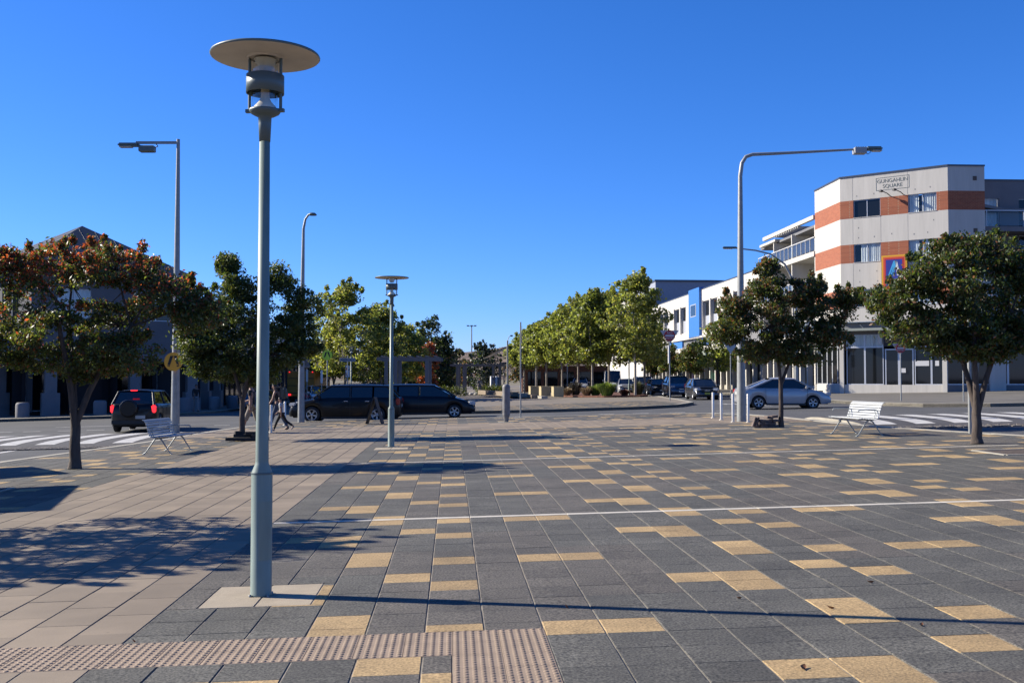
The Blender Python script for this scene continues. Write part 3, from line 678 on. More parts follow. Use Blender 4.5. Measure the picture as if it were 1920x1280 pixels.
# ---- A-frame, brick pile, timber stack, tree grates
t = thing('a_frame_sign', 'folding A-frame sandwich board standing edge-on by the black estate car', 'sandwich board', -5.36, 41.3, R(-4))
M_af = mat('dark_sign_frame', (0.02, 0.019, 0.02), 0.6)
for s_ in (-1, 1):
    m = MB(); ang = s_ * R(16.5)
    Mx = Matrix.Rotation(ang, 4, 'Y')
    m.box((s_ * 0.155, 0, 0.53), (0.03, 0.55, 1.08), M_af, M=Matrix.Rotation(-ang, 4, 'Y')); m.obj('board', t)
m = MB(); m.box((0, -0.2, 0.38), (0.3, 0.02, 0.015), M_alu); m.obj('spreader', t)
M_pb = mat('worn_grey_brick', (0.17, 0.125, 0.105), 0.9, var=0.35, vscale=6, bump=0.3)
rr = random.Random(8)
t = thing('brick_pile', 'small stack of loose paving bricks at the foot of the right middle tree', 'bricks', 7.68, 31.6)
for lay in range(3):
    for k in range(3 if lay else 4):
        m = MB(); m.bbox((0, 0, 0), (0.2, 0.24, 0.075), M_pb, 0.008); o = m.obj('brick', t)
        o.location = (-0.3 + k * 0.17 + rr.uniform(-.02, .02) + lay * .06, rr.uniform(-.05, .05), 0.04 + lay * 0.082); o.rotation_euler = (0, rr.uniform(-.06, .06), rr.uniform(-.3, .3))
for x, a in ((0.0, 0.15), (0.14, -0.1)):
    m = MB(); m.bbox((0, 0, 0), (0.2, 0.24, 0.075), M_pb, 0.008); o = m.obj('brick', t); o.location = (x, 0, 0.30 + x * .2); o.rotation_euler = (0, a, .2)
for x in (-.44, -.36):
    m = MB(); m.bbox((0, 0, 0), (0.06, 0.2, 0.3), M_pb, 0.008); o = m.obj('brick', t); o.location = (x, 0.0, 0.17); o.rotation_euler = (0, R(18), 0)
t = thing('timber_stack', 'low dark stack of timber offcuts around the foot of the left middle tree', 'timber', -7.8, 31.2)
M_tim = mat('dark_wet_timber', (0.035, 0.03, 0.028), 0.85, var=0.3, vscale=5)  # plain dark timber tone with slight noise
for k, (x, y, z, L_, a) in enumerate([(0, 0, .06, 1.15, .05), (.1, .15, .06, 1.0, -.1), (-.05, -.15, .06, 1.1, .12), (0.0, .05, .15, .85, -.05), (.2, -.05, .23, .5, .1), (-.3, .1, .24, .22, .5), (.35, -.1, .15, .4, .1)]):
    m = MB(); m.bbox((x, y, z), (L_, .14, .09), M_tim, .008, a); m.obj('timber', t)
M_grate = mat('cast_iron_grate', (0.06, 0.055, 0.05), 0.6, metal=0.4, var=0.3, vscale=8)
M_mulch = mat('soil_and_leaf_litter', (0.10, 0.072, 0.055), 0.95, var=0.5, vscale=12, bump=1, bscale=50)
def grate(label, a0, a1, r0, r1, cx, cy, iron):
    x, y = ab2xy((a0 + a1) / 2 * U, -(r0 + r1) / 2 * U); w_, d_ = (a1 - a0) * U, (r1 - r0) * U
    t = link('tree_grate', None, None, label, 'tree grate', 'square tree surrounds', None, (x, y, gz(x)), TH)
    def zz(px): return S * px
    m = MB(); pts = [(-w_ / 2, -d_ / 2), (w_ / 2, -d_ / 2), (w_ / 2, d_ / 2), (-w_ / 2, d_ / 2)]
    m.add([(a, b, S * a + 0.002) for a, b in pts], [(0, 1, 2, 3)], M_mulch); m.obj('soil', t)
    for (bx, by, sx, sy) in [(0, -d_ / 2, w_, .09), (0, d_ / 2, w_, .09), (-w_ / 2, 0, .09, d_), (w_ / 2, 0, .09, d_)]:
        m = MB(); m.box((bx, by, S * bx + .003), (sx + .0, sy, .022), M_conc, M=Matrix.Rotation(-S, 4, 'Y')); m.obj('edging', t)
    if iron:
        for k in range(17):
            px = -w_ / 2 + 0.12 + k * (w_ - 0.24) / 16
            for sy in (-1, 1):
                m = MB(); m.box((px, sy * (d_ / 4 + .06), S * px + .01), (0.045, d_ / 2 - .26, .018), M_grate); m.obj('grate_bar', t)
grate('square iron tree grate around the left foreground tree', -17.4, -13.5, -14.5, -11.4, 0, 0, True)
grate('square of leaf litter around the right foreground tree', 31.9, 35.3, -19.9, -16.7, 0, 0, False)
# fallen leaves and twigs
M_fl = mat('fallen_leaf_brown', (0.24, 0.10, 0.045), 0.8, var=0.3, vscale=30); M_fl2 = mat('fallen_leaf_tan', (0.42, 0.33, 0.24), 0.8)
FL = [(0.392, 7.62, .09, M_fl, 'curled brown dry leaf just above the long lamp shadow'), (2.215, 7.39, .11, M_fl, 'dark curled leaf on a gold paver at the lamp shadow'), (2.78, 8.24, .09, M_fl, 'thin reddish twig on grey paving at the right'),
      (2.63, 6.83, .08, M_fl, 'short dark twig below the lamp shadow at the right'), (1.62, 5.92, .13, M_fl, 'reddish dry leaf on the lowest gold paver'), (1.66, 7.77, .07, M_fl, 'tiny brown leaf on blue-grey paving'), (-3.6, 6.7, .07, M_fl2, 'pale curled leaf on the tan paving bottom left'),
      (-2.45, 6.9, .07, M_fl, 'dark twig lying left of the lamp foot')]
for (x, y, s_, m_, lab) in FL:
    s_ *= .62; m = MB(); m.add([(-.5 * s_, 0, .014), (-.2 * s_, -.2 * s_, .004), (.2 * s_, -.16 * s_, .012), (.5 * s_, .04 * s_, .02), (.15 * s_, .2 * s_, .016), (-.25 * s_, .17 * s_, .02), (-.2 * s_, 0, .002), (.2 * s_, .02 * s_, .004)], [(0, 1, 6), (1, 2, 7, 6), (2, 3, 7), (3, 4, 7), (4, 5, 6, 7), (5, 0, 6)], m_, True)
    m.obj('fallen_leaf', None, lab, 'leaf', 'fallen leaves on the paving', loc=(x, y, gz(x) + .001), rz=rr.uniform(0, 3))
# ------------------------------------------------------------------ buildings
M_w = mat('off_white_precast', (0.66, 0.625, 0.565), 0.8, var=0.07, vscale=2.2, speck=0.03, sscale=9, bump=0.05, stretch=(1, 1, .1))
M_cop = mat('dark_metal_coping', (0.06, 0.07, 0.09), 0.4, metal=0.4)
M_fr = mat('aluminium_window_frame', (0.45, 0.46, 0.48), 0.4, metal=0.4)
M_curt = mat('pale_curtain', (0.85, 0.85, 0.82), 0.9, var=0.25, vscale=6, stretch=(1, 1, 0.02))
M_glass = mat('dark_window_glass', (0.012, 0.014, 0.016), 0.04, spec=.35)
M_gclr = glass_mat('window_glass', (0.85, 0.9, 0.92), 0.95)
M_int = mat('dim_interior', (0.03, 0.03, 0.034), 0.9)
M_grey = mat('mid_grey_panel', (0.20, 0.20, 0.21), 0.75, var=0.08, vscale=.6)
def brick_mat(name, c1, c2, mortar):
    m = bpy.data.materials.new(name); m.use_nodes = True; n = m.node_tree; p = n.nodes['Principled BSDF']; p.inputs['Roughness'].default_value = 0.85
    tc = n.nodes.new('ShaderNodeTexCoord'); b = n.nodes.new('ShaderNodeTexBrick'); b.inputs['Color1'].default_value = (*c1, 1); b.inputs['Color2'].default_value = (*c2, 1); b.inputs['Mortar'].default_value = (*mortar, 1)
    b.inputs['Scale'].default_value = 1; b.inputs['Brick Width'].default_value = 0.24; b.inputs['Row Height'].default_value = 0.086; b.inputs['Mortar Size'].default_value = 0.006
    sp = n.nodes.new('ShaderNodeSeparateXYZ'); n.links.new(tc.outputs['Object'], sp.inputs[0]); ad = n.nodes.new('ShaderNodeMath'); n.links.new(sp.outputs[0], ad.inputs[0]); n.links.new(sp.outputs[1], ad.inputs[1])
    cb = n.nodes.new('ShaderNodeCombineXYZ'); n.links.new(ad.outputs[0], cb.inputs[0]); n.links.new(sp.outputs[2], cb.inputs[1]); n.links.new(cb.outputs[0], b.inputs['Vector'])
    bp = n.nodes.new('ShaderNodeBump'); bp.inputs['Distance'].default_value = .006; bp.inputs['Strength'].default_value = .6; bp.invert = True
    n.links.new(b.outputs['Fac'], bp.inputs['Height']); n.links.new(bp.outputs[0], p.inputs['Normal'])
    n.links.new(b.outputs['Color'], p.inputs['Base Color']); return m
M_brick = brick_mat('orange_red_brick', (0.30, 0.085, 0.038), (0.235, 0.062, 0.028), (0.27, 0.16, 0.10))
M_brick2 = brick_mat('dark_brown_brick', (0.15, 0.06, 0.035), (0.11, 0.045, 0.03), (0.12, 0.09, 0.07))

class Wall:
    """straight wall from p0 to p1 (outside on the right-hand side when walking p0 -> p1)"""
    def __init__(s, root, p0, p1): s.root = root; s.p0 = Vector(p0); d = Vector(p1) - s.p0; s.L = d.length; s.d = d.normalized(); s.n = Vector((s.d.y, -s.d.x))
    def P(s, u, z, o=0.0):
        q = s.p0 + s.d * u + s.n * o; return (q.x, q.y, z)
    def boxm(s, mb, u0, u1, z0, z1, o0, o1, m):
        vs = [s.P(u, z, o) for z in (z0, z1) for o in (o0, o1) for u in (u0, u1)]
        mb.add(vs, [(0, 2, 3, 1), (4, 5, 7, 6), (0, 1, 5, 4), (2, 6, 7, 3), (0, 4, 6, 2), (1, 3, 7, 5)], m)
    def box(s, name, u0, u1, z0, z1, o0, o1, m, parent=None, label=None):
        mb = MB(); s.boxm(mb, u0, u1, z0, z1, o0, o1, m); return mb.obj(name, parent or s.root, label)
    def bands(s, bands, openings=(), depth=0.3, names=None):
        for (z0, z1, m, nm) in bands:
            mb = MB(); us = sorted({0, s.L, *[q for o in openings for q in o[:2]]}); zs = sorted({z0, z1, *[min(max(q, z0), z1) for o in openings for q in o[2:4]]})
            for i in range(len(us) - 1):
                full = True
                for j in range(len(zs) - 1):
                    uc, zc = (us[i] + us[i + 1]) / 2, (zs[j] + zs[j + 1]) / 2
                    if any(o[0] < uc < o[1] and o[2] < zc < o[3] for o in openings): continue
                    s.boxm(mb, us[i], us[i + 1], zs[j], zs[j + 1], -depth, 0, m); full = False
                if full and mb.v: mb.obj(nm, s.root); mb = MB()
            if mb.v: mb.obj(nm, s.root)
    def window(s, u0, u1, z0, z1, panes=2, kind='curtain', rec=0.09, fr=0.05, fm=None, curt=None):
        fm = fm or M_fr; mb = MB()
        s.boxm(mb, u0, u1, z0, z0 + fr, -rec - .05, -rec, fm); s.boxm(mb, u0, u1, z1 - fr, z1, -rec - .05, -rec, fm)
        for k in range(panes + 1):
            uc = u0 + fr / 2 + (u1 - u0 - fr) * k / panes; s.boxm(mb, uc - fr / 2, uc + fr / 2, z0 + fr, z1 - fr, -rec - .05, -rec, fm)
        f = mb.obj('window', s.root)
        for k in range(panes):
            a = u0 + fr + (u1 - u0 - fr) * k / panes; b = u0 + (u1 - u0 - fr) * (k + 1) / panes
            g = MB(); g.quad(s.P(a, z0 + fr, -rec - .025), s.P(b, z0 + fr, -rec - .025), s.P(b, z1 - fr, -rec - .025), s.P(a, z1 - fr, -rec - .025), M_glass if kind == 'dark' else M_gclr)
            g.obj('pane', f)
        if kind == 'curtain':
            for (ca, cb) in (curt or ((0.0, 1.0),)):
                c = MB(); n = max(6, int((cb - ca) * (u1 - u0) / 0.07)); vs = []
                for k in range(n + 1):
                    uu = u0 + (u1 - u0) * (ca + (cb - ca) * k / n); oo = -rec - .08 + (0.018 if k % 2 else -0.018)
                    vs += [s.P(uu, z0, oo), s.P(uu, z1, oo)]
                c.add(vs, [(2 * k, 2 * k + 2, 2 * k + 3, 2 * k + 1) for k in range(n)], M_curt); c.obj('curtain', f)
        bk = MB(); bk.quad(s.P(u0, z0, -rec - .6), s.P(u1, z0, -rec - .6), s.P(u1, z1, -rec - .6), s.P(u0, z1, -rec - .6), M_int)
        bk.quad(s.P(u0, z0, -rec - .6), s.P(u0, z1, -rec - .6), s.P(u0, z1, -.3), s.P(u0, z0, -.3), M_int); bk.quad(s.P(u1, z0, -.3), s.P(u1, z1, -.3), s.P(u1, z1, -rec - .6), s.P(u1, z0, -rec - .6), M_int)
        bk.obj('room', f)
        return f

# ---- apartment block with brick bands on the right
AP = thing('apartment_block', 'white four-storey corner block with orange brick bands and GUNGAHLIN SQUARE lettering', 'building', 0, 0, z=0)
q0 = (23.0, 79.7); q1 = (23.3, 74.5); q2 = (29.1, 70.0); q3 = (31.62, 70.14)
ZB = [(5.6, 6.62, M_w, 'white_band'), (6.62, 7.88, M_brick, 'brick_band'), (7.88, 9.75, M_w, 'white_band'), (9.75, 11.06, M_brick, 'brick_band'), (11.06, 12.9, M_w, 'white_band'),
      (12.9, 14.17, M_brick, 'brick_band'), (14.17, 15.82, M_w, 'white_band')]
WL = Wall(AP, q0, q1); WL.bands(ZB)
WC = Wall(AP, q1, q2)
ops = []
for (z0, z1) in ((6.62, 7.88), (9.75, 11.06), (12.9, 14.17)): ops += [(0.94, 2.84, z0, z1), (4.72, 6.6, z0, z1)]
WC.bands(ZB, ops)
for i, (u0, u1, z0, z1) in enumerate(ops):
    WC.window(u0, u1, z0, z1, 2, 'dark' if i == 4 else 'curtain', curt=((0.02, 0.36), (0.5, 1.0)) if i % 2 else ((0.25, 0.5), (0.52, 1.0)))
    WC.box('window_sill', u0 - .0, u1 + .0, z0 - .0, z0 + .035, -.14, .03, M_w)
WR = Wall(AP, q2, q3); WR.bands(ZB)
for (z0, z1) in ((14.45 + .55, 15.25), (11.5, 11.75)): WR.box('vent', 1.72, 1.98, z0 - .12, z0 + .16, 0, .03, mat('brown_vent', (0.13, 0.10, 0.08), .8))
for W_ in (WL, WC, WR): W_.box('coping', -.02, W_.L + .02, 15.82, 15.93, -.34, .05, M_cop)
for (u, z) in [(1.2, 14.45), (2.4, 14.5), (5.2, 14.5), (6.2, 14.55), (1.3, 11.5), (2.4, 11.5), (3.6, 11.6), (5.1, 11.45), (6.0, 11.5), (1.3, 12.2), (6.4, 12.3), (1.35, 8.4), (2.6, 8.4), (1.35, 9.2), (2.55, 9.1)]:
    WC.box('fixing', u - .025, u + .025, z - .05, z + .05, 0, .006, M_grey)
# sign on the chamfer: frame and lettering
M_sgn = mat('grey_green_lettering', (0.10, 0.13, 0.12), 0.5)
def wall_text(W_, txt, size, m, u, z, o, parent, name='lettering', spacing=1.0):
    rz = math.atan2(W_.d.y, W_.d.x); ob = link(name, text_mesh(txt, size, m, spacing=spacing), parent); ob.location = W_.P(u, z, o); ob.rotation_euler = (R(90), 0, rz); return ob
sf = MB()
for (a, b, z0, z1) in [(2.56, 4.82, 15.52, 15.545), (2.56, 4.82, 14.665, 14.69), (2.56, 2.585, 14.69, 15.52), (4.795, 4.82, 14.69, 15.52)]: WC.boxm(sf, a, b, z0, z1, 0, .01, M_sgn)
sgn = sf.obj('name_sign', AP)
wall_text(WC, 'GUNGAHLIN', 0.36, M_sgn, 3.69, 15.28, .006, sgn); wall_text(WC, 'SQUARE', 0.36, M_sgn, 3.69, 14.92, .006, sgn)
for u in (2.86, 4.70, 0.9):
    for (z0, z1) in ((7.9, 9.73), (11.08, 12.88), (14.19, 15.8)):
        if u != 2.86 or z0 < 14: WC.box('panel_joint', u - .008, u + .008, z0, z1, 0, .004, M_grey)
for u in (3.2, 4.1):
    mb = MB(); mb.tube([WC.P(u + .35, 14.2, 0), WC.P(u + .25, 14.35, .35), WC.P(u, 14.5, .55)], .03, M_blk, 6); mb.box(WC.P(u - .1, 14.52, .6), (.25, .18, .14), M_blk, .5); mb.obj('spotlight', AP)
# roof deck and back walls
mb = MB(); mb.prism([(23.2, 79.6), (23.5, 74.7), (29.2, 70.3), (31.4, 70.4), (34, 72.5), (60, 74), (60, 96), (22.5, 95)], 13.2, 13.4, M_grey); mb.obj('roof', AP)
# supermarket sign on the corner face
ad = MB(); M_yel = mat('sign_yellow', (0.80, 0.42, 0.01), .4); M_org = mat('sign_orange', (0.72, 0.13, 0.02), .4); M_crim = mat('sign_crimson', (0.50, 0.02, 0.03), .4)
M_navy = mat('sign_navy', (0.02, 0.035, 0.30), .4); M_sky = mat('sign_light_blue', (0.06, 0.42, 0.78), .4)
au0, au1, az0, az1 = 2.98, 4.68, 7.72, 10.08
asg = thing('supermarket_sign', 'yellow, red and blue supermarket sign on the corner block, half behind tree leaves', 'sign', 0, 0, z=0)
WA = Wall(asg, q1, q2); WA.box('sign_box', au0, au1, az0, az1, .05, .3, M_yel)
WA.box('orange_border', au0 + .1, au1 - .1, az0 + .1, az1 - .1, .3, .306, M_org); WA.box('red_border', au0 + .2, au1 - .2, az0 + .2, az1 - .2, .306, .312, M_crim)
WA.box('blue_field', au0 + .3, au1 - .3, az0 + .26, az1 - .3, .312, .318, M_navy)
uc = (au0 + au1) / 2
gl = MB()
for k, (w0, dx) in enumerate(((.09, 0.0), (.07, .17), (.06, .31))):
    gl.add([WA.P(uc - .42 + dx, az0 + .95, .322), WA.P(uc - .42 + dx + w0, az0 + .95, .322), WA.P(uc + .0 + dx * .5 + w0, az1 - .4, .322), WA.P(uc - .03 + dx * .5, az1 - .4, .322)], [(0, 1, 2, 3)], M_sky)
gl.add([WA.P(uc + .2, az0 + .95, .322), WA.P(uc + .42, az0 + .95, .322), WA.P(uc + .2, az1 - .4, .322), WA.P(uc + .06, az1 - .4, .322)], [(0, 1, 2, 3)], M_sw); gl.obj('a_emblem', asg)
wall_text(WA, 'ALDI', 0.46, M_sw, uc, az0 + .58, .33, asg)
# glazed shops at street level of the corner
GZ = 0.68
for W_, parts in ((Wall(AP, (23.0, 79.7), (23.45, 74.9)), 5), (Wall(AP, (23.45, 74.9), (29.1, 70.6)), None), (Wall(AP, (29.1, 70.6), (40, 71.2)), None)):
    L = W_.L
    W_.box('plinth', 0, L, .5, 1.22, -.3, 0, M_rend2 if L > 9 else M_w)
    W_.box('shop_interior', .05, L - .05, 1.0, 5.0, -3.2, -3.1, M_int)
W1 = Wall(AP, (23.0, 79.7), (23.45, 74.9)); W2_ = Wall(AP, (23.45, 74.9), (29.1, 70.6)); W3_ = Wall(AP, (29.1, 70.6), (46, 71.4))
for W_, nb in ((W1, 5), (W3_, 8)):
    for k in range(nb):
        a, b = W_.L * k / nb, W_.L * (k + 1) / nb
        W_.window(a, b, 1.22, 3.9, 1, 'dark', rec=.06, fr=.07); W_.window(a, b, 3.9, 4.7, 1, 'dark', rec=.06, fr=.07)
us = [0, 1.9, 3.72, 4.85, 5.0, 7.1]
for (a, b) in ((.3, 1.6), (1.6, 2.9)):
    W_ = W2_; W_.window(a, b, 1.22, 3.85, 1, 'dark', rec=.06, fr=.06); W_.window(a, b, 3.85, 4.75, 1, 'curtain', rec=.06, fr=.06)
for (a, b) in ((2.98, 3.95), (3.95, 4.92)): W2_.window(a, b, .62, 3.7, 1, 'dark', rec=.1, fr=.09).name = 'glass_door'
for (a, b) in ((5.0, 6.1), (6.1, 7.1)): W2_.window(a, b, 1.22, 3.85, 1, 'dark', rec=.06, fr=.06)
W2_.box('door_header', 2.9, 7.1, 3.86, 4.75, -.1, -.04, mat('dark_brown_fascia', (.03, .02, .018), .5))
wall_text(W2_, 'Coffee', .42, mat('gold_lettering', (.35, .22, .06), .5), 3.6, 4.25, 0.0, AP)
W2_.box('hanging_sign', 2.55, 2.85, 4.05, 4.75, .05, .12, M_sw)
for (a, b, z0, z1) in ((5.15, 5.95, 2.5, 2.85), (6.35, 6.6, 2.5, 2.85), (4.1, 4.4, 2.05, 2.35), (5.05, 5.15, 2.5, 2.8)): W2_.box('notice', a, b, z0, z1, -.05, -.045, M_sw)
for u in (.0, 7.0): W2_.box('column', u - .15, u + .15, .5, 5.0, -.1, .12, M_w)
W1.box('column', W1.L - .2, W1.L, .5, 5.0, -.1, .1, M_w); W3_.box('column', 2.9, 4.0, .5, 5.0, -.1, .12, M_w); W3_.box('column', 10.6, 11.4, .5, 5.0, -.1, .12, M_w)
for x_, W_ in ((0, W1), (0, W2_), (0, W3_)): W_.box('clerestory', 0, W_.L, 4.72, 5.6, -.2, -.05, M_grey)
Wcan = Wall(AP, (22.2, 80.5), (22.6, 74.2)); cn = MB()
cn.prism([(22.2, 82), (22.5, 74.1), (28.9, 69.0), (33.0, 69.2), (33.0, 71.0), (29.1, 70.6), (23.45, 74.9), (23.0, 82)], 4.95, 5.12, mat('pale_green_canopy', (.30, .33, .29), .6)); cn.obj('canopy', AP)
for u in (1.2, 3.4, 5.6):
    mb = MB(); mb.tube([W2_.P(u, 5.55, .02), W2_.P(u + .7, 5.1, 1.0)], .025, M_cop, 6); mb.obj('canopy_stay', AP)
# recessed balcony wing on the far right
WB = Wall(AP, (31.62, 72.9), (60, 74.4)); zf = [6.2, 9.3, 12.0]
bops = []
for z0, z1 in ((6.25, 8.5), (9.35, 11.6), (12.05, 14.15)):
    for u0 in (0.15, 3.7, 7.4, 11, 15): bops.append((u0, u0 + (2.15 if u0 < 1 else 2.6), z0, z1))
WB.bands([(5.6, 15.4, M_rend2, 'wing_wall')], bops)
for i, o_ in enumerate(bops[:10] + bops[10:]): WB.window(*o_, 2, 'curtain' if i % 2 == 0 else 'dark', rec=.1, curt=((.52, .95),))
WB.box('coping', 0, WB.L, 15.4, 15.5, -.3, .05, M_cop)
for z in (6.15, 9.1, 11.9):
    WB.box('balcony_slab', 0, WB.L, z - .32, z, .0, 2.1, M_rend2)
    for k in range(9):
        WB.box('baluster', .3 + 2.6 * k, .35 + 2.6 * k, z, z + 1.08, 2.0, 2.05, M_fr); g = MB(); g.quad(WB.P(.36 + 2.6 * k, z + .08, 2.02), WB.P(2.89 + 2.6 * k, z + .08, 2.02), WB.P(2.89 + 2.6 * k, z + 1.02, 2.02), WB.P(.36 + 2.6 * k, z + 1.02, 2.02), M_gclr); g.obj('balustrade_pane', AP)
    WB.box('handrail', 0, WB.L, z + 1.06, z + 1.12, 1.98, 2.06, M_fr)
WB.box('ground_wall', 0, WB.L, .3, 5.6, -.3, 0, M_rend)
# street wing with balconies
WS = Wall(AP, (22.2, 94.4), (23.02, 79.72))
M_soff = mat('balcony_cream', (.36, .345, .31), .8)
WS.box('rear_wall', 0, WS.L, 4.8, 13.6, -2.4, -2.2, M_soff)
for z in (5.0, 8.2, 11.3):
    WS.box('balcony_slab', 0, WS.L, z - .38, z, -2.2, .12, M_w); npn = 14
    for k in range(npn):
        a = WS.L * k / npn; g = MB(); b = WS.L * (k + 1) / npn
        g.quad(WS.P(a + .05, z + .1, .05), WS.P(b - .02, z + .1, .05), WS.P(b - .02, z + 1.0, .05), WS.P(a + .05, z + 1.0, .05), M_gclr); g.obj('balustrade_pane', AP)
        WS.box('baluster', a, a + .05, z, z + 1.05, .02, .08, M_sw)
    WS.box('handrail', 0, WS.L, z + 1.05, z + 1.11, .01, .09, M_sw)
for u in (0.0, 4.2, 9.0, WS.L - .2): WS.box('party_wall', u, u + .18, 4.8, 13.3 if u > 3 else 12.4, -2.2, .0 if u else -.3, M_w)
WS.box('roof_beam', 1.6, WS.L, 13.75, 14.05, -.1, .15, M_w)
WS.box('roof_beam', 1.6, WS.L, 13.75, 14.0, -2.3, -2.1, M_w)
for k in range(14): WS.box('pergola_slat', 5 + k * .45, 5.12 + k * .45, 13.6, 13.74, -2.1, .1, M_w)
WS.box('penthouse_roof', .5, 5.0, 13.3, 13.5, -6, .1, M_w); WS.box('penthouse_wall', .5, 4.5, 11.3, 13.3, -4, -2.3, M_soff)
WS.box('ground_glazing', 0, WS.L, 1.1, 4.6, -.6, -.5, M_glass); WS.box('plinth', 0, WS.L, .4, 1.1, -.6, -.2, M_w)
for k in range(9): WS.box('column', k * WS.L / 8.5, k * WS.L / 8.5 + .28, .4, 4.7, -.5, -.12, M_w)
# ---- long white shop row up the street
SR = thing('shop_row', 'long two-storey white shop row with blue panels receding up the right street', 'building', 0, 0, z=0)
pA, pB = (27.5 - .056 * 150, 150), (22.21, 94.41)
WW = Wall(SR, pA, pB); Lw = WW.L
def u_at(y): return (150 - y) / (150 - 94.41) * Lw
wops = []
for (ya, yb) in [(147, 145.6), (144.9, 143.4), (139.5, 137.5), (136.5, 134.5), (130.5, 128), (126.8, 124.4), (115.6, 113), (112.0, 109.6), (106.5, 104), (102.8, 100.3), (98.6, 96.5)]: wops.append((u_at(ya), u_at(yb), 7.0, 10.1))
WW.bands([(6.3, 11.45, M_w, 'upper_wall')], wops)
WW.box('coping', 0, Lw, 11.45, 11.55, -.3, .04, M_cop)
for i, o_ in enumerate(wops):
    WW.window(*o_, 1, 'dark', rec=.22, fr=.10, fm=M_sw); WW.box('added_pale_panel', o_[0] + .1, o_[1] - .1, 7.1, 8.5, -.27, -.2, M_fr); WW.box('window_surround', o_[0] - .12, o_[0], 6.9, 10.2, 0, .14, M_w)  # pale panel added low in each opening to lighten the dark window
M_blue = mat('bright_blue_panel', (.035, .20, .60), .5, var=.05); M_blued = mat('deep_blue_panel', (.02, .08, .33), .5)
mb = MB(); WW.boxm(mb, u_at(121.6), u_at(116.4), 6.2, 11.75, -.3, .3, M_blue); mb.obj('blue_bay', SR)
bw = Wall(SR, pA, pB); bw.box('bay_window', u_at(120.6), u_at(117.8), 8.6, 10.0, .3, .33, M_fr); bw.box('bay_window_glass', u_at(120.4), u_at(118.0), 8.7, 9.9, .33, .34, M_glass)
WW.box('string_course', 0, u_at(116.2), 6.15, 6.35, 0, .3, M_w); WW.box('string_course', u_at(116.1), Lw, 6.15, 6.35, 0, .3, M_w)
WW.box('recessed_band', 0, Lw, 5.0, 6.3, -.6, -.1, M_grey)
WW.box('blue_panel', u_at(133), u_at(126), 5.05, 6.12, -.08, .1, M_blue); WW.box('blue_panel', u_at(116), u_at(113), 5.05, 6.12, -.08, .1, M_blued)
WW.box('white_fascia', u_at(133.2), Lw, 4.45, 5.0, -.2, 1.9, M_w, label='white awning fascia')
WW.box('awning', 0, Lw, 3.95, 4.42, -.2, 2.5, mat('grey_green_awning', (.30, .34, .27), .6))
WW.box('shop_wall', 0, Lw, .3, 3.95, -3.0, -2.9, M_int)
r5 = random.Random(21); sc = [(.05, .09, .45), (.62, .62, .62), (.02, .42, .28), (.6, .04, .04), (.10, .04, .35), (.55, .5, .45), (.65, .3, .05), (.3, .32, .36)]
for k in range(24):
    a, b = Lw * k / 24, Lw * (k + 1) / 24
    WW.box('column', a, a + .32, .3, 3.95, -.35, .05, M_w); WW.box('plinth', a + .32, b, .3, 1.0, -.5, -.25, M_conc)
    g = MB(); g.quad(WW.P(a + .32, 1.0, -.4), WW.P(b, 1.0, -.4), WW.P(b, 3.95, -.4), WW.P(a + .32, 3.95, -.4), M_glass); g.obj('shop_window', SR)
    WW.box('mullion', (a + b) / 2 + .1, (a + b) / 2 + .2, 1.0, 3.95, -.42, -.34, M_fr)
    for q in range(2):
        if r5.random() < .75:
            c_ = sc[r5.randrange(len(sc))]; ua = a + .4 + r5.random() * .9; za = 1.3 + r5.random() * 1.2
            WW.box('poster', ua, ua + .5 + r5.random() * .4, za, za + .6 + r5.random() * .8, -.395, -.385, mat('poster_%d' % sc.index(c_), c_, .6))
mb = MB(); mb.prism([(19.4, 149.8), (22.3, 95), (40, 97), (36, 150)], 10.8, 11.0, M_grey); mb.obj('roof', SR)
WX = Wall(SR, (19.1, 150), (16.9, 190)); 
# ---- darker taller block beyond
BK = thing('office_block', 'taller blue-grey block rising behind the end of the white shop row', 'building', 0, 0, z=0)
mb = MB(); mb.prism([(20.8, 152.5), (29, 153.2), (44, 156), (42, 200), (17.8, 200)], 0, 15.7, mat('slate_blue_render', (.34, .37, .45), .8, var=.06)); mb.obj('wall', BK)  # walls in one even slate-blue colour
mb = MB(); mb.prism([(20.7, 152.3), (29, 153.0), (44.2, 155.8), (42, 200), (17.7, 200)], 15.7, 15.95, M_cop); mb.obj('coping', BK)
mb = MB(); mb.prism([(18.9, 151.5), (20.6, 151.7), (18.5, 200), (16.2, 200)], 0, 13.9, M_w); mb.obj('white_bay', BK)
Wk = Wall(BK, (16.2, 200), (18.85, 151.6))
for k in range(8):
    for z in (4.5, 7.6, 10.7): Wk.box('window', 2 + k * 5.8, 4.6 + k * 5.8, z, z + 1.8, .0, .04, M_glass)

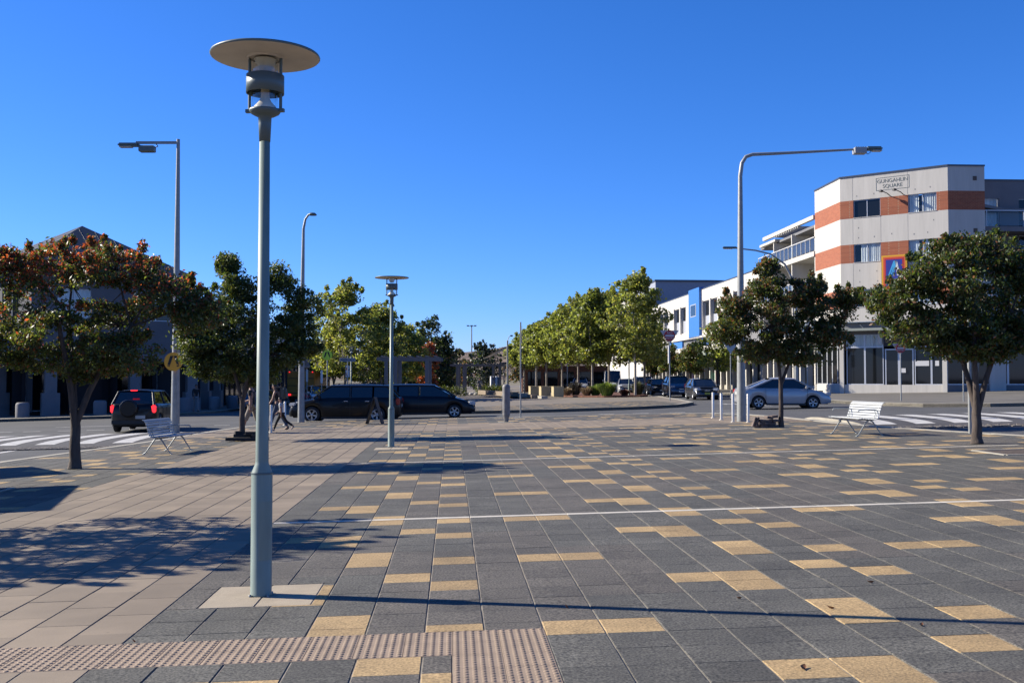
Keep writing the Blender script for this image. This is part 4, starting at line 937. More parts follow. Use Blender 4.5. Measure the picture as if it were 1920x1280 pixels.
# ---- shaded building with the metal hip roof on the left
LB = thing('corner_shop_building', 'shaded blue-grey corner shops under a dark pointed metal roof behind the autumn tree', 'building', 0, 0, z=0)
M_roof = mat('dark_metal_roof', (.045, .055, .068), .55, metal=.0, var=.06, vscale=2, stretch=(1, 1, 1))
A_, B_, C_, D_ = (-37.5, 70.5), (-29.6, 64.8), (-21.3, 70.6), (-23.0, 86)
WLa = Wall(LB, A_, B_); WLb = Wall(LB, B_, C_); WLc = Wall(LB, C_, D_)
for W_ in (WLa, WLb, WLc):
    L = W_.L; nb = max(2, int(L / 3.4)); ops = [(L * (k + .3) / nb, L * (k + .7) / nb, 5.4, 7.3) for k in range(nb)]
    if W_ is WLc: ops = [(a, b, 4.2, 5.6) for a, b, _c, _d in ops]
    W_.bands([(3.25, 6.7 if W_ is WLc else 8.6, M_rend, 'upper_wall')], ops)
    for k, o_ in enumerate(ops): W_.window(*o_, 2, 'curtain' if k % 3 == 0 else 'dark', rec=.12)
    W_.box('arcade_beam', -.1, L + .1, 2.75, 3.25, -.5, .18, M_rend2)
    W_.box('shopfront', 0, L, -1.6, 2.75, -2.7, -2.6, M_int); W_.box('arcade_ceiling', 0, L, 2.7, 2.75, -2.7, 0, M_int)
    for k in range(nb * 2):
        a = L * (k + .08) / (nb * 2); b = L * (k + .92) / (nb * 2)
        if k % 2 == 0: W_.window(a, b, -.45, 2.3, 1, 'dark', rec=2.4, fr=.07)
        else: W_.box('brick_pier', a, b, -1.5, 2.7, -2.58, -2.5, mat('dark_shop_wall', (.05, .035, .035), .8))
M_pier = M_rend2
def pier(W_, u, big=True):
    mb = MB(); W_.boxm(mb, u - .5, u + .5, -1.2, .75, -.55, .25, M_pier); W_.boxm(mb, u - .34, u + .34, .75, 2.75, -.4, .12, M_pier); W_.boxm(mb, u - .55, u + .55, 2.45, 2.78, -.5, .25, M_pier); mb.obj('pier', LB)
for W_ in (WLa,):
    for u in (W_.L - 7.5, W_.L - 3.8): pier(W_, u)
pier(WLb, 1.2); pier(WLb, 6.3); pier(WLb, WLb.L - .1); pier(WLc, 5); pier(WLc, 10)
WLa.box('lit_awning_edge', WLa.L - 7, WLa.L - 1.2, 3.1, 3.3, .2, 1.5, M_rend2, label='pale awning edge catching the sun'); 
apx = (-29.2, 71.3, 12.0)
ev = [(p[0] + o[0], p[1] + o[1], 8.55) for p, o in ((B_, (-.2, -1.2)), (C_, (-.1, -.6)), ((-24.3, 76), (0, 0)), ((-35, 78), (0, 0)), ((-36.8, 69.8), (0, 0)))]
rb2 = MB()
for k in range(5):
    a, b = ev[k], ev[(k + 1) % 5]
    rb2.add([a, b, apx], [(0, 1, 2)], M_roof); rb2.add([a, b, (b[0], b[1], 8.3), (a[0], a[1], 8.3)], [(0, 1, 2, 3)], M_cop)
rb2.add([(e[0], e[1], 8.32) for e in ev], [list(range(5))[::-1]], M_cop); rf = rb2.obj('roof', LB)
for k in (0, 1, 4):
    a, b = Vector(ev[k]), Vector(ev[(k + 1) % 5]); ap = Vector(apx); n_ = max(4, int((b - a).length / .9)); up = (b - a).cross(ap - a).normalized()
    if up.z < 0: up = -up
    for j in range(1, n_):
        p = a + (b - a) * j / n_; foot = a + (b - a).normalized() * (ap - a).dot((b - a).normalized()); hgt = (ap - foot); tpar = (p - a).length; tf = (foot - a).length; Lab = (b - a).length
        fr_ = tpar / tf if tpar < tf else (Lab - tpar) / max(.01, Lab - tf)
        e = p + hgt * max(0, fr_) * .98; mb = MB(); mb.tube([p + up * .004, e + up * .004], .008, M_roof, 4); mb.obj('roof_seam', rf)
mb = MB(); mb.prism([(-62, 66.5), (-37, 67.5), (-36, 84), (-62, 84)], -1.5, 8.2, M_rend); mb.obj('west_wing', LB)
mb = MB(); mb.prism([(-36.8, 70.6), (-29.6, 65.4), (-21.8, 70.9), (-24.6, 75.8), (-35, 77.5)], 8.0, 8.3, M_rend); mb.obj('ceiling_slab', LB)
# low shops continuing up the left street
LR = thing('left_shop_row', 'low shaded shop row with stepped parapets receding behind the left middle tree', 'building', 0, 0, z=0)
yy = 86.2
for k, (L_, h) in enumerate([(9, 6.5), (9, 7.1), (10, 6.3), (12, 7.0), (14, 6.4)]):
    x0 = -23.1 - .056 * (yy - 86); x1 = x0 - .056 * L_; W_ = Wall(LR, (x0, yy), (x1, yy + L_ - .05)); 
    m_ = (M_rend2, M_rend, M_w)[k % 3]
    W_.bands([(3.0, h, m_, 'upper_wall')], [(1.5, 3.3, 4.1, 5.4), (5.2, 7.2, 4.1, 5.4)]); W_.window(1.5, 3.3, 4.1, 5.4, 2, 'dark'); W_.window(5.2, 7.2, 4.1, 5.4, 2, 'dark')
    W_.box('side_wall', 0, .3, -1.4, h, -14, -.31, m_); W_.box('coping', 0, W_.L, h, h + .1, -.35, .04, M_cop)
    W_.box('awning', 0, W_.L, 2.8, 3.0, 0, 2.4, M_cop); W_.box('shopfront', 0, W_.L, -1.4, 2.8, -.4, -.3, M_glass)
    for j in range(4): W_.box('column', j * W_.L / 4 + .1, j * W_.L / 4 + .3, -1.4, 2.8, 2.1, 2.3, M_cop)
    W_.box('roof', 0, W_.L, h - .8, h - .6, -14, -.35, M_grey)
    yy += L_
# community pavilion with a skillion roof beyond the island
PV = thing('brick_pavilion', 'low dark brick cafe with a tilted skillion roof behind the row of plane trees', 'building', 0, 0, z=0)
M_pvb = M_brick2
mb = MB(); mb.prism([(1.2, 120), (11, 121), (11, 132), (1.2, 132)], -.2, 3.1, M_pvb); mb.obj('wall', PV)
mb = MB(); mb.add([(-1.4, 117.5, 3.2), (12.5, 118.5, 4.6), (12.5, 134, 4.6), (-1.4, 133, 3.2), (-1.4, 117.5, 3.4), (12.5, 118.5, 4.8), (12.5, 134, 4.8), (-1.4, 133, 3.4)], [(0, 3, 2, 1), (4, 5, 6, 7), (0, 1, 5, 4), (1, 2, 6, 5), (2, 3, 7, 6), (3, 0, 4, 7)], M_cop); mb.obj('roof', PV)
mb = MB(); mb.add([(-3.2, 116.5, 3.9), (-.9, 116.5, 5.1), (-.4, 122, 5.3), (-2.6, 122, 4.1)], [(0, 1, 2, 3)], M_sw); mb.add([(-3.2, 116.5, 3.85), (-.9, 116.5, 5.05), (-.4, 122, 5.25), (-2.6, 122, 4.05)], [(3, 2, 1, 0)], M_sw); mb.obj('white_sail', PV)
Wp = Wall(PV, (1.2, 120), (11, 121))
for k in range(5): Wp.box('glazed_bay', .6 + k * 1.9, 2.1 + k * 1.9, .3, 2.4, .0, .05, M_glass)
for x in (-.9, 2.6, 6.2): mb = MB(); mb.box((x, 118.2, 1.6), (.14, .14, 3.4), M_galv); mb.obj('post', PV)
# pergolas
M_perg = mat('grey_painted_steel', (.17, .165, .17), .6)
def pergola(label, x0, x1, y, h, posts, dep=3.0, t=.26):
    p = thing('pergola', label, 'pergola', x0, y, 0, 'grey steel pergolas on the island')
    mb = MB(); mb.box(((x1 - x0) / 2, 0, h - t / 2), (x1 - x0 + .8, .25, t), M_perg); mb.obj('beam', p); mb = MB(); mb.box(((x1 - x0) / 2, dep, h - t / 2), (x1 - x0 + .8, .25, t), M_perg); mb.obj('beam', p)
    n = int((x1 - x0) / .55)
    for k in range(n): mb = MB(); mb.box((k * (x1 - x0) / (n - 1), dep / 2, h + .06), (.09, dep + 1.2, .12), M_perg); mb.obj('rafter', p)
    for x in posts:
        for yy_ in (0, dep): mb = MB(); mb.box((x, yy_, (h - t) / 2), (.26, .26, h - t), M_perg); mb.obj('post', p)
pergola('grey pergola with a deep beam standing behind the second black car', -9.6, -5.7, 78, 3.45, (.3, 1.0, 3.3))
pergola('thin far pergola behind the standing person, conifer above it', -6.2, -1.2, 112, 3.3, (.4, 1.1, 4.2, 4.9), 4, .18)
for k in range(4):
    mb = MB(); mb.lathe([(.13, 0), (.13, 1.9), (0, 1.95)], M_sw if k % 2 == 0 else M_perg, 10)
    mb.obj('banded_column', None, ('short white column at the far left of four by the pergola', 'short grey column second of four by the pergola', 'short white column third of four by the pergola', 'short grey column last of four by the pergola')[k], 'column', 'short columns under the far pergola', loc=(-2.1 + k * .26, 107, gz(-2)))
# seating cubes and steps
M_cube = mat('cream_yellow_block', (.60, .48, .27), .85, var=.08, vscale=3)
for (x, y, l) in [(3.62, 84.0, 'nearest cream cube on the seating steps'), (2.75, 88.5, 'middle cream cube of three on the seating steps'), (1.95, 93.5, 'farthest cream cube of three on the seating steps')]:
    t = thing('seating_cube', l, 'stone block', x, y, .2, 'cream cubes on the steps', dz=.1); mb = MB(); mb.bbox((0, 0, .4), (.82, .82, .78), M_cube, .02); mb.bbox((0, 0, .8), (.87, .87, .06), M_cube, .015); mb.obj('block', t)
st = thing('seating_steps', 'long low pale stone steps running left from the cream cubes', 'steps', 0, 0, z=0)
for k in range(4):
    mb = MB(); mb.box((.9 - k * .75, 89 + k * 1.2, .2 + k * .06 - .02), (.5, 14.5, .2 + k * .06), M_tan[2] if k % 2 else M_conc, R(13)); mb.obj('step', st)
rr = random.Random(6)
for k in range(10):
    mb = MB(); r_ = rr.uniform(.18, .34); mb.lathe([(0, -.1), (r_, 0), (r_ * 1.05, r_ * .5), (r_ * .7, r_), (0, r_ * 1.15)], mat('pale_boulder', (.5, .47, .42), .9, var=.2), 8)
    mb.obj('boulder', None, ('leftmost', 'second from left', 'third from left', 'fourth from left', 'fifth from left', 'fifth from right', 'fourth from right', 'third from right', 'second from right', 'rightmost')[k] + ' of the ten pale boulders behind the standing person', 'rock', 'pale boulders by the far garden', loc=(-4.9 + k * .33 + rr.uniform(-.1, .1), 108 + rr.uniform(-.8, .8), gz(-3)))
# ------------------------------------------------------------------ trees and plants
L_green = leaf_mat('leaf_dark_green', (0.050, 0.078, 0.022), .4, (0.12, 0.17, 0.02))
L_olive = leaf_mat('leaf_olive', (0.09, 0.095, 0.028), .4, (0.2, 0.2, 0.03))
L_red = leaf_mat('leaf_autumn_red', (0.36, 0.085, 0.035), .45, (0.75, 0.16, 0.04))
L_brown = leaf_mat('leaf_bronze', (0.19, 0.095, 0.04), .35, (0.42, 0.17, 0.05))
L_lime = leaf_mat('leaf_yellow_green', (0.105, 0.14, 0.030), .45, (0.26, 0.32, 0.04))
L_lemon = leaf_mat('leaf_yellowing', (0.17, 0.15, 0.035), .45, (0.38, 0.32, 0.05))
L_pine = leaf_mat('needle_dark', (0.022, 0.036, 0.020), .15)
M_bark = mat('grey_brown_bark', (0.10, 0.075, 0.06), .9, var=.35, vscale=12, bump=1, bscale=40, stretch=(1, 1, .25))
M_bark2 = mat('pale_plane_bark', (0.36, 0.31, 0.25), .85, var=.35, vscale=6, bump=.4)

def leaves(name, parent, cl, per, size, mats, probs, seed, aspect=.55, topm=None, droop=.5, kind=None):
    """cl: clusters (x,y,z,rx,ry,rz). Each leaf is a folded four-vertex blade."""
    g = np.random.default_rng(seed); C_ = np.array(cl); n = len(C_)
    idx = np.repeat(np.arange(n), per); N = len(idx)
    d = g.normal(size=(N, 3)); d /= np.linalg.norm(d, axis=1)[:, None]; rad = g.random(N) ** .5 * np.where(g.random(N) < .04, 1.4, 1.0)
    P = C_[idx, :3] + d * rad[:, None] * C_[idx, 3:6]
    ax = g.normal(size=(N, 3)) * [1, 1, .6] + [0, 0, -droop]; ax /= np.linalg.norm(ax, axis=1)[:, None]
    sd_ = np.cross(ax, g.normal(size=(N, 3))); sd_ /= np.linalg.norm(sd_, axis=1)[:, None]; nr = np.cross(ax, sd_)
    s_ = size * g.uniform(.65, 1.25, N)[:, None]; wd = s_ * aspect * .5
    V = np.stack([P - ax * s_ * .5, P + sd_ * wd + nr * s_ * .08, P + ax * s_ * .5, P - sd_ * wd + nr * s_ * .08], 1).reshape(-1, 3)
    F = np.arange(4 * N).reshape(-1, 4)
    T = np.stack([F[:, [0, 1, 2]], F[:, [0, 2, 3]]], 1).reshape(-1, 3)
    me = bpy.data.meshes.new(name); me.vertices.add(4 * N); me.vertices.foreach_set('co', V.astype('f').ravel())
    me.loops.add(6 * N); me.loops.foreach_set('vertex_index', T.ravel().astype('i'))
    me.polygons.add(2 * N); me.polygons.foreach_set('loop_start', (np.arange(2 * N) * 3).astype('i')); me.polygons.foreach_set('loop_total', np.full(2 * N, 3, 'i'))
    for m in mats: me.materials.append(m)
    pr = np.array(probs, float); pr /= pr.sum(); mi = g.choice(len(mats), size=N, p=pr)
    if topm is not None:                                   # autumn colour spreads from the sunny outer twigs
        ci, zz, ww = topm; cb = g.random(n)[idx]; q = (P[:, 2] - zz) / ww + (cb - .5) * 1.1
        mi = np.where(g.random(N) < np.clip(q, 0, .38), ci, mi)
    me.polygons.foreach_set('material_index', np.repeat(mi, 2).astype('i')); me.update(calc_edges=True)
    return link(name, me, parent, kind=kind)

def tree(label, x, y, blobs, trunk, seed, mats, probs, leaf=.1, per=60, sub=16, bark=None, group=None, topm=None, lean=0, aspect=.55, sr=.30, droop=.5, cat='tree', name='small_tree', nl=3, a0=0.3, hollow=.3, nspr=60):
    t = thing(name, label, cat, x, y, 0, group); g = random.Random(seed); bark = bark or M_bark
    cl = []
    for (bx, by, bz, rx, ry, rz_) in blobs:
        for _ in range(sub):
            while True:
                a, b, c = [g.uniform(-1, 1) for _ in range(3)]; q = a * a + b * b + c * c
                if hollow ** 2 < q < 1: break
            s_ = sr * g.uniform(.7, 1.3); cl.append((bx + a * rx, by + b * ry, bz + c * rz_, s_ * 1.25, s_ * 1.25, s_ * .72))
    for _ in range(nspr):                                   # loose sprigs that break the outline
        bx, by, bz, rx, ry, rz_ = blobs[g.randrange(len(blobs))]; a = g.uniform(0, 2 * PI); e_ = g.uniform(-.2, 1.2); q = g.uniform(1.0, 1.28)
        p_ = Vector((bx + rx * q * math.cos(a) * math.cos(e_), by + ry * q * math.sin(a) * math.cos(e_), bz + rz_ * q * 1.15 * math.sin(e_))); s_ = sr * g.uniform(.35, .6)
        cl.append((*p_, s_ * .8, s_ * .8, s_ * 1.1))
    fork, r0 = trunk
    mb = MB(); N = 6; pts = [(lean * (k / N) ** 1.3 * fork, 0.02 * math.sin(k * 1.7), fork * k / N) for k in range(N + 1)]
    mb.tube(pts, [r0 * (1.28 if k == 0 else 1.04 - .22 * k / N) for k in range(N + 1)], bark, 12, False)
    top = Vector(pts[-1]); tops = []; ctr = sum((Vector(b_[:3]) for b_ in blobs), Vector()) / len(blobs); span = max((Vector(b_[:3]) - ctr).length for b_ in blobs)
    prim = []
    for q in range(nl):                                    # a few main limbs, the boughs grow out of them
        a = a0 + 2 * PI * q / nl + g.uniform(-.25, .25); e = Vector((ctr.x + math.cos(a) * span * .42, ctr.y + math.sin(a) * span * .3, fork + (ctr.z - fork) * g.uniform(.75, 1.0)))
        m1 = top.lerp(e, .5) + Vector((0, 0, .06 * span)); P_ = [top - Vector((0, 0, .15)), top.lerp(m1, .5), m1, e]; r1 = r0 * .56
        mb.tube(P_, [r0 * .72, r1, r1 * .85, r1 * .6], bark, 8, False); prim += [(m1, r1 * .6), (e, r1 * .6)]
    for i, (bx, by, bz, rx, ry, rz_) in enumerate(blobs):
        e = Vector((bx, by, bz)); st_, rr_ = min(prim, key=lambda p: (p[0] - e).length + (2 if p[0].z > e.z + .3 else 0)); m1 = st_.lerp(e, .5) + Vector((g.uniform(-.08, .08), g.uniform(-.08, .08), .10 * (e - st_).length)); r1 = rr_ * .7
        P_ = [st_, m1, m1.lerp(e, .55), e]
        mb.tube(P_, [r1, r1 * .8, r1 * .55, r1 * .3], bark, 6, False); tops.append((P_, r1))
    mb.obj('trunk', t)
    tw = MB()
    for (cx, cy, cz, *_r) in cl:
        c_ = Vector((cx, cy, cz)); bp = min((p for P_, _ in tops for p in P_[1:]), key=lambda p: (p - c_).length)
        md = bp.lerp(c_, .5) + Vector((0, 0, -.05)); tw.tube([bp, md, c_], [.014, .009, .004], bark, 4, False)
    tw.obj('twigs', t, kind='stuff')
    leaves('crown', t, cl, per, leaf, mats, probs, seed, aspect, topm, droop)
    return t
B = lambda *L: [(x, y, z, rx, ry, rz_) for (x, y, z, rx, ry, rz_) in L]
acorn = dict(mats=[L_green, L_olive, L_red, L_brown, L_lime], droop=.9)
tree('small autumn tree with a red-tipped spreading crown over the left iron grate', -9.05, 21.9,
     B((-1.35, 0, 4.1, .75, .8, .5), (-.2, .3, 4.25, .9, .9, .5), (.9, -.2, 4.1, .8, .9, .5), (1.75, 0, 3.6, .7, .8, .45), (2.5, .1, 3.2, .5, .6, .35), (-1.75, .1, 3.0, .8, .9, .55), (-.6, -.6, 3.0, .9, .8, .6), (.7, .6, 3.0, 1.0, .8, .6),
       (1.15, -.3, 2.4, .8, .8, .4), (-1.0, .2, 2.35, .9, .9, .4), (.3, 0, 2.15, .7, .8, .35), (-1.6, .1, 4.35, .3, .3, .25)),
     (1.05, .115), 1, [L_green, L_olive, L_red, L_brown, L_lime], [4.5, 3.2, .25, .8, 1.8], leaf=.09, per=120, sub=27, topm=(2, 3.55, 1.5), droop=.8, sr=.23, aspect=.5, a0=.2)
tree('dark leafy tree rising behind the foreground lamp on the left', -8.02, 31.4,
     B((-.2, 0, 4.6, .5, .6, .5), (-.5, 0, 5.2, .22, .25, .3), (.95, 0, 4.7, .45, .5, .5), (1.7, .2, 4.0, .6, .6, .5), (-.9, 0, 3.7, .7, .8, .6), (.4, -.3, 3.8, .9, .9, .6), (1.5, 0, 3.3, .7, .7, .35), (-1.1, 0, 2.9, .8, .9, .5),
       (0, .2, 2.8, .9, 1, .6), (1.0, -.2, 2.6, .8, .8, .45), (1.75, 0, 2.75, .5, .5, .25), (-.5, 0, 2.1, .8, .8, .4), (.5, 0, 2.0, .6, .6, .35), (-1.4, 0, 3.0, .5, .6, .6), (-1.25, 0, 2.35, .55, .7, .4)),
     (1.3, .09), 2, [L_green, L_olive, L_lime], [7, 2, .9], leaf=.098, per=120, sub=27, droop=.7, sr=.24, aspect=.5, a0=.9)
t3 = tree('round dense tree with bronze-tinted leaves above the brick pile', 8.05, 31.6,
     B((-.5, 0, 4.35, .55, .6, .45), (.85, 0, 4.2, .5, .6, .45), (-1.3, 0, 3.7, .6, .7, .5), (.1, 0, 3.7, .9, 1, .6), (1.5, .1, 3.5, .7, .8, .5), (2.15, 0, 3.95, .4, .45, .35), (-1.55, 0, 3.0, .55, .8, .45), (-.6, -.4, 3.0, .9, .9, .6),
       (.7, .3, 2.9, 1.0, .9, .55), (1.5, 0, 2.75, .6, .7, .35), (-.5, 0, 2.35, .8, .9, .35), (.5, 0, 2.2, .8, .8, .3), (-.35, 0, 4.95, .15, .15, .2)),
     (1.45, .078), 3, [L_green, L_olive, L_brown, L_lime], [6, 3, .8, .5], leaf=.108, per=105, sub=27, droop=.9, sr=.23, aspect=.48, a0=0, topm=(2, 3.9, 5.0))
t4 = tree('broad dark forked tree at the right edge over leaf litter', 10.05, 22.85,
     B((-.45, 0, 4.1, .6, .7, .45), (.35, 0, 4.15, .55, .6, .42), (-1.2, 0, 3.6, .6, .8, .45), (1.1, 0, 3.7, .6, .7, .5), (-1.75, 0, 3.05, .5, .7, .45), (-.4, -.3, 3.3, .9, .9, .6), (.7, .3, 3.1, .9, .9, .6), (1.8, 0, 3.0, .7, .8, .5),
       (-1.2, 0, 2.55, .7, .8, .4), (0, 0, 2.5, .9, .9, .5), (1.2, 0, 2.4, .8, .8, .45), (-.35, 0, 2.15, .6, .7, .25), (.5, 0, 2.05, .6, .6, .25)),
     (.8, .112), 4, [L_green, L_olive, L_brown, L_lime], [7, 2.6, 1.0, .5], leaf=.102, per=105, sub=27, droop=.9, sr=.23, aspect=.48, a0=.1)
tree('small tree just outside the left edge that throws the dappled shade on the tan paving', -9.6, 12.65,
     B((-1.2, 0, 3.6, .8, .9, .5), (0, .3, 3.9, .9, 1.0, .5), (1.2, 0, 3.6, .9, 1.0, .5), (2.0, .2, 3.1, .6, .8, .4), (-1.5, 0, 2.8, .8, 1.1, .5), (0, 1.3, 3.0, .9, .9, .6), (0, -1.6, 3.0, 1.1, .8, .5), (1.3, -1.3, 2.7, .9, .8, .5), (1.4, 1.2, 3.0, .9, .8, .5), (.3, 0, 2.3, .8, .9, .4), (-1.2, -1.7, 3.2, .8, .7, .4)),
     (1.2, .13), 5, [L_green, L_olive, L_red, L_lime], [6, 3, .6, 1], leaf=.11, per=62, sub=15, droop=.8, sr=.24)
t3.scale = (.97,) * 3; t4.scale = (.99,) * 3
# unseen canopies added outside the left edge, only to cast sharp-edged shadows
M_canv = mat('canvas', (.45, .43, .38), .85)
def shadow_canopy(label, x, y, rz, w_=1.9, h=2.6):
    t = thing('added_canopy', label, 'shadow_canopy', x, y, rz, 'added shadow-casting canopies by the left kerb'); mb = MB(); mb.tube([(0, 0, 0), (0, 0, h + .5)], .03, M_galv, 8); mb.obj('pole', t)
    c = [(-w_, -w_, h - .1), (w_, -w_, h - .1), (w_, w_, h - .1), (-w_, w_, h - .1)]; mb = MB()
    mb.add(c + [(0, 0, h + .45)], [(0, 1, 4), (1, 2, 4), (2, 3, 4), (3, 0, 4)], M_canv); mb.add([(a, b, z - .18) for a, b, z in c] + c, [(k, (k + 1) % 4, 4 + (k + 1) % 4, 4 + k) for k in range(4)], M_canv); mb.obj('canopy', t)
shadow_canopy('square canopy added unseen outside the left edge for its shadow, the nearer of two', -12.7, 16.9, .3, 1.9); shadow_canopy('square canopy added unseen outside the left edge for its shadow, the farther of two', -14.6, 22.0, .7, 1.4)

# plane trees in two rows on the far island
def plane(label, x, y, h, r, seed, pal, probs, cb=2.6, per=62, size=.21):
    g = random.Random(seed); bl = []; n = 11; topz = h - .5
    for k in range(n):
        f = (k + .5) / n; z = cb + .5 + (h - cb - 1.0) * f; rr_ = r * (math.sin(PI * (.20 + .72 * f)) ** .8); a = k * 2.4
        bl.append((rr_ * .48 * math.cos(a), rr_ * .48 * math.sin(a), z, rr_ * .62, rr_ * .62, (h - cb) * .13))
    bl.append((g.uniform(-.3, .3), 0, topz - .2, r * .22, r * .22, .7))
    return tree(label, x, y, bl, (cb, .10), seed, pal, probs, leaf=size, per=per, sub=15, bark=M_bark2, group='plane trees on the island', nspr=40, sr=.46, aspect=.8, droop=.4, name='plane_tree', hollow=.35)
P_g = leaf_mat('plane_leaf_green', (.10, .135, .035), .45, (.26, .33, .05)); P_o = leaf_mat('plane_leaf_olive', (.15, .18, .05), .45, (.34, .38, .07)); P_l = leaf_mat('plane_leaf_lime', (.20, .235, .05), .5, (.50, .56, .08)); P_y = leaf_mat('plane_leaf_yellow', (.27, .25, .06), .5, (.55, .50, .08))
PL = [P_g, P_o, P_l, P_y]
RT = [(9.35, 80, 9.4, 2.5, [1.5, 3, 3, 2.0], 'largest plane tree, rightmost of the row, beside the far disc lamp'), (7.9, 86, 8.6, 2.3, [2, 2.5, 4, 1.5], 'second plane tree from the right, above the green grass tuft'), (6.4, 84, 8.4, 2.0, [3, 2, 4, .8], 'third plane tree from the right, fresh green and tall'),
      (5.9, 94, 8.8, 2.2, [2, 3, 3.5, 1.5], 'fourth plane tree from the right with a yellowing crown'), (4.7, 99, 8.2, 2.1, [2, 2, 4, .8], 'fifth plane tree from the right behind the seating cubes'), (3.3, 101, 7.3, 1.9, [2, 2, 4.5, 1.2], 'sixth plane tree from the right, bright green'), (2.5, 108, 7.2, 1.9, [3, 2, 4, .8], 'seventh plane tree from the right at the pavilion'),
      (1.3, 112, 6.6, 1.8, [3, 2, 4, .5], 'leftmost plane tree of the right row, nearest the lamp pole'), (12.3, 98, 7.8, 2.3, [2, 3.5, 2, 1.5], 'olive plane tree behind the row, overlapping the white shops')]
for i, (x, y, h, r, pr, l) in enumerate(RT): plane(l, x, y, h, r, 20 + i, PL, pr)
LT = [(-13.3, 84, 9.4, 3.5, [2, 3, 3, 1.6], 'tall broad plane tree left of the second disc lamp, left row'), (-10.9, 88, 8.0, 2.9, [2.5, 3.5, 2, 1.6], 'plane tree behind the middle disc lamp, second of the left row'), (-15.2, 90, 7.0, 2.4, [2, 3, 3, 1.5], 'leftmost plane tree, low and wide beside the slim street light'),
      (-9.6, 96, 6.8, 2.0, [1, 2, 4, 2.5], 'yellow-green plane tree just right of the middle disc lamp')]
for i, (x, y, h, r, pr, l) in enumerate(LT): plane(l, x, y, h, r, 40 + i, PL, pr, cb=1.7)
def round_tree(label, x, y, h, r, seed, pal, probs, cb=.8, size=.3, per=34, name='bushy_tree', n=9, sub=13, sr=.6, group=None, bark=None):
    g = random.Random(seed); bl = []
    for k in range(n):
        f = (k + .5) / n; z = cb + (h - cb) * f; rr_ = r * math.sin(PI * min(.97, .22 + .72 * f)) ** .7; a = k * 2.4; bl.append((rr_ * .5 * math.cos(a), rr_ * .5 * math.sin(a), z, rr_ * .6, rr_ * .6, (h - cb) * .14))
    return tree(label, x, y, bl, (cb + .3, .12), seed, pal, probs, leaf=size, per=per, sub=sub, group=group, sr=sr, aspect=.7, name=name, hollow=.3, bark=bark)
round_tree('dark green tree behind the pergola, left of a taller one', -13.6, 128, 7.8, 2.6, 61, [L_pine, L_green], [2, 3], group='dark trees beyond the pergola')
round_tree('tall dark green tree with the highest crown beyond the pergola', -10.4, 128, 8.6, 2.9, 62, [L_pine, L_green], [2, 3], group='dark trees beyond the pergola')
round_tree('dark green tree at the right end of the clump, right of the red tree', -8.3, 126, 6.8, 2.0, 63, [L_pine, L_green], [2, 3], group='dark trees beyond the pergola')
round_tree('dark green tree half hidden by the yellow-green plane tree', -16.2, 130, 8.0, 2.6, 64, [L_pine, L_green], [2, 3], group='dark trees beyond the pergola')
round_tree('small tree in red autumn leaf behind the pergola', -8.2, 102, 5.2, 1.15, 65, [L_red, L_brown, L_olive], [4, 2, 1], size=.22, sr=.4)
round_tree('cone-shaped dark conifer standing alone below the hills', -4.0, 150, 6.3, 2.9, 66, [L_pine, L_green], [3, 1], cb=.2, name='conifer', n=10)
for i, (x, y, h, r) in enumerate([(-13, 190, 6.8, 3.2), (-11.5, 210, 7.2, 3.4), (-9.2, 200, 4.6, 2.4), (-24, 190, 8, 4), (1.5, 180, 5.6, 3), (-18, 185, 7, 3.5)]):
    round_tree(('grey-green gum tree in the park far left of the conifer', 'hazy gum tree behind the floodlight mast', 'low gum tree between the dark clump and the conifer', 'gum tree behind the left plane trees', 'gum tree right of the conifer behind the pavilion', 'gum tree behind the left clump')[i], x, y, h, r, 70 + i, [L_olive, L_pine, L_brown], [3, 2, 1], size=.36, sub=10, per=26, sr=.7, name='gum_tree', group='gum trees in the park')
# small street trees by the shops
round_tree('light green young street tree before the shopfronts, behind the bollards', 16.4, 84, 5.6, 1.75, 81, [P_l, P_g, P_y], [5, 2, .6], cb=2.1, size=.18, per=42, name='street_tree', sr=.4)
for i, (x, y, h, r, l) in enumerate([(17.6, 104, 4.4, 1.2, 'small dark street tree above the parked blue cars'), (17.3, 116, 4.6, 1.3, 'second small dark street tree further along the awning'), (17.0, 128, 4.6, 1.3, 'third small dark street tree along the awning')]):
    round_tree(l, x, y, h, r, 85 + i, [L_green, P_o, L_brown], [3, 2, .8], cb=1.9, size=.2, per=30, name='street_tree', sr=.4, group='small street trees along the awning')
# garden bed on the island
BED = [(3.6, 88), (5.2, 83.2), (7.0, 80.2), (9.6, 79.0), (10.3, 80), (10.4, 96), (7, 99), (4.2, 96)]
mb = MB(); mb.prism(BED, lambda x, y: gz(x) + .05, lambda x, y: gz(x) + .16, mat('red_bark_mulch', (.15, .055, .03), .95, var=.5, vscale=3, bump=1, bscale=20)); mb.obj('garden_bed', kind='structure')
def tuft(label, x, y, h, r, n, m, seed, name='grass_tuft', dz=.12, cat='plant', w_=.03):
    t = thing(name, label, cat, x, y, 0, 'plants of the island garden bed', dz=dz); g = random.Random(seed); mb = MB()
    for k in range(n):
        a = g.uniform(0, 2 * PI); q = g.random() ** .7; bx, by = .3 * r * q * math.cos(a), .3 * r * q * math.sin(a); l = h * g.uniform(.6, 1.05); ex, ey = r * q * math.cos(a) * 1.1, r * q * math.sin(a) * 1.1
        tx, ty = -math.sin(a) * w_, math.cos(a) * w_
        mb.add([(bx - tx, by - ty, 0), (bx + tx, by + ty, 0), (bx * .5 + ex * .5 + tx, by * .5 + ey * .5 + ty, l * .75), (bx * .5 + ex * .5 - tx, by * .5 + ey * .5 - ty, l * .75), (ex, ey, l * (1 - .35 * q))], [(0, 1, 2, 3), (3, 2, 4)], m)
    mb.obj('blades', t); return t
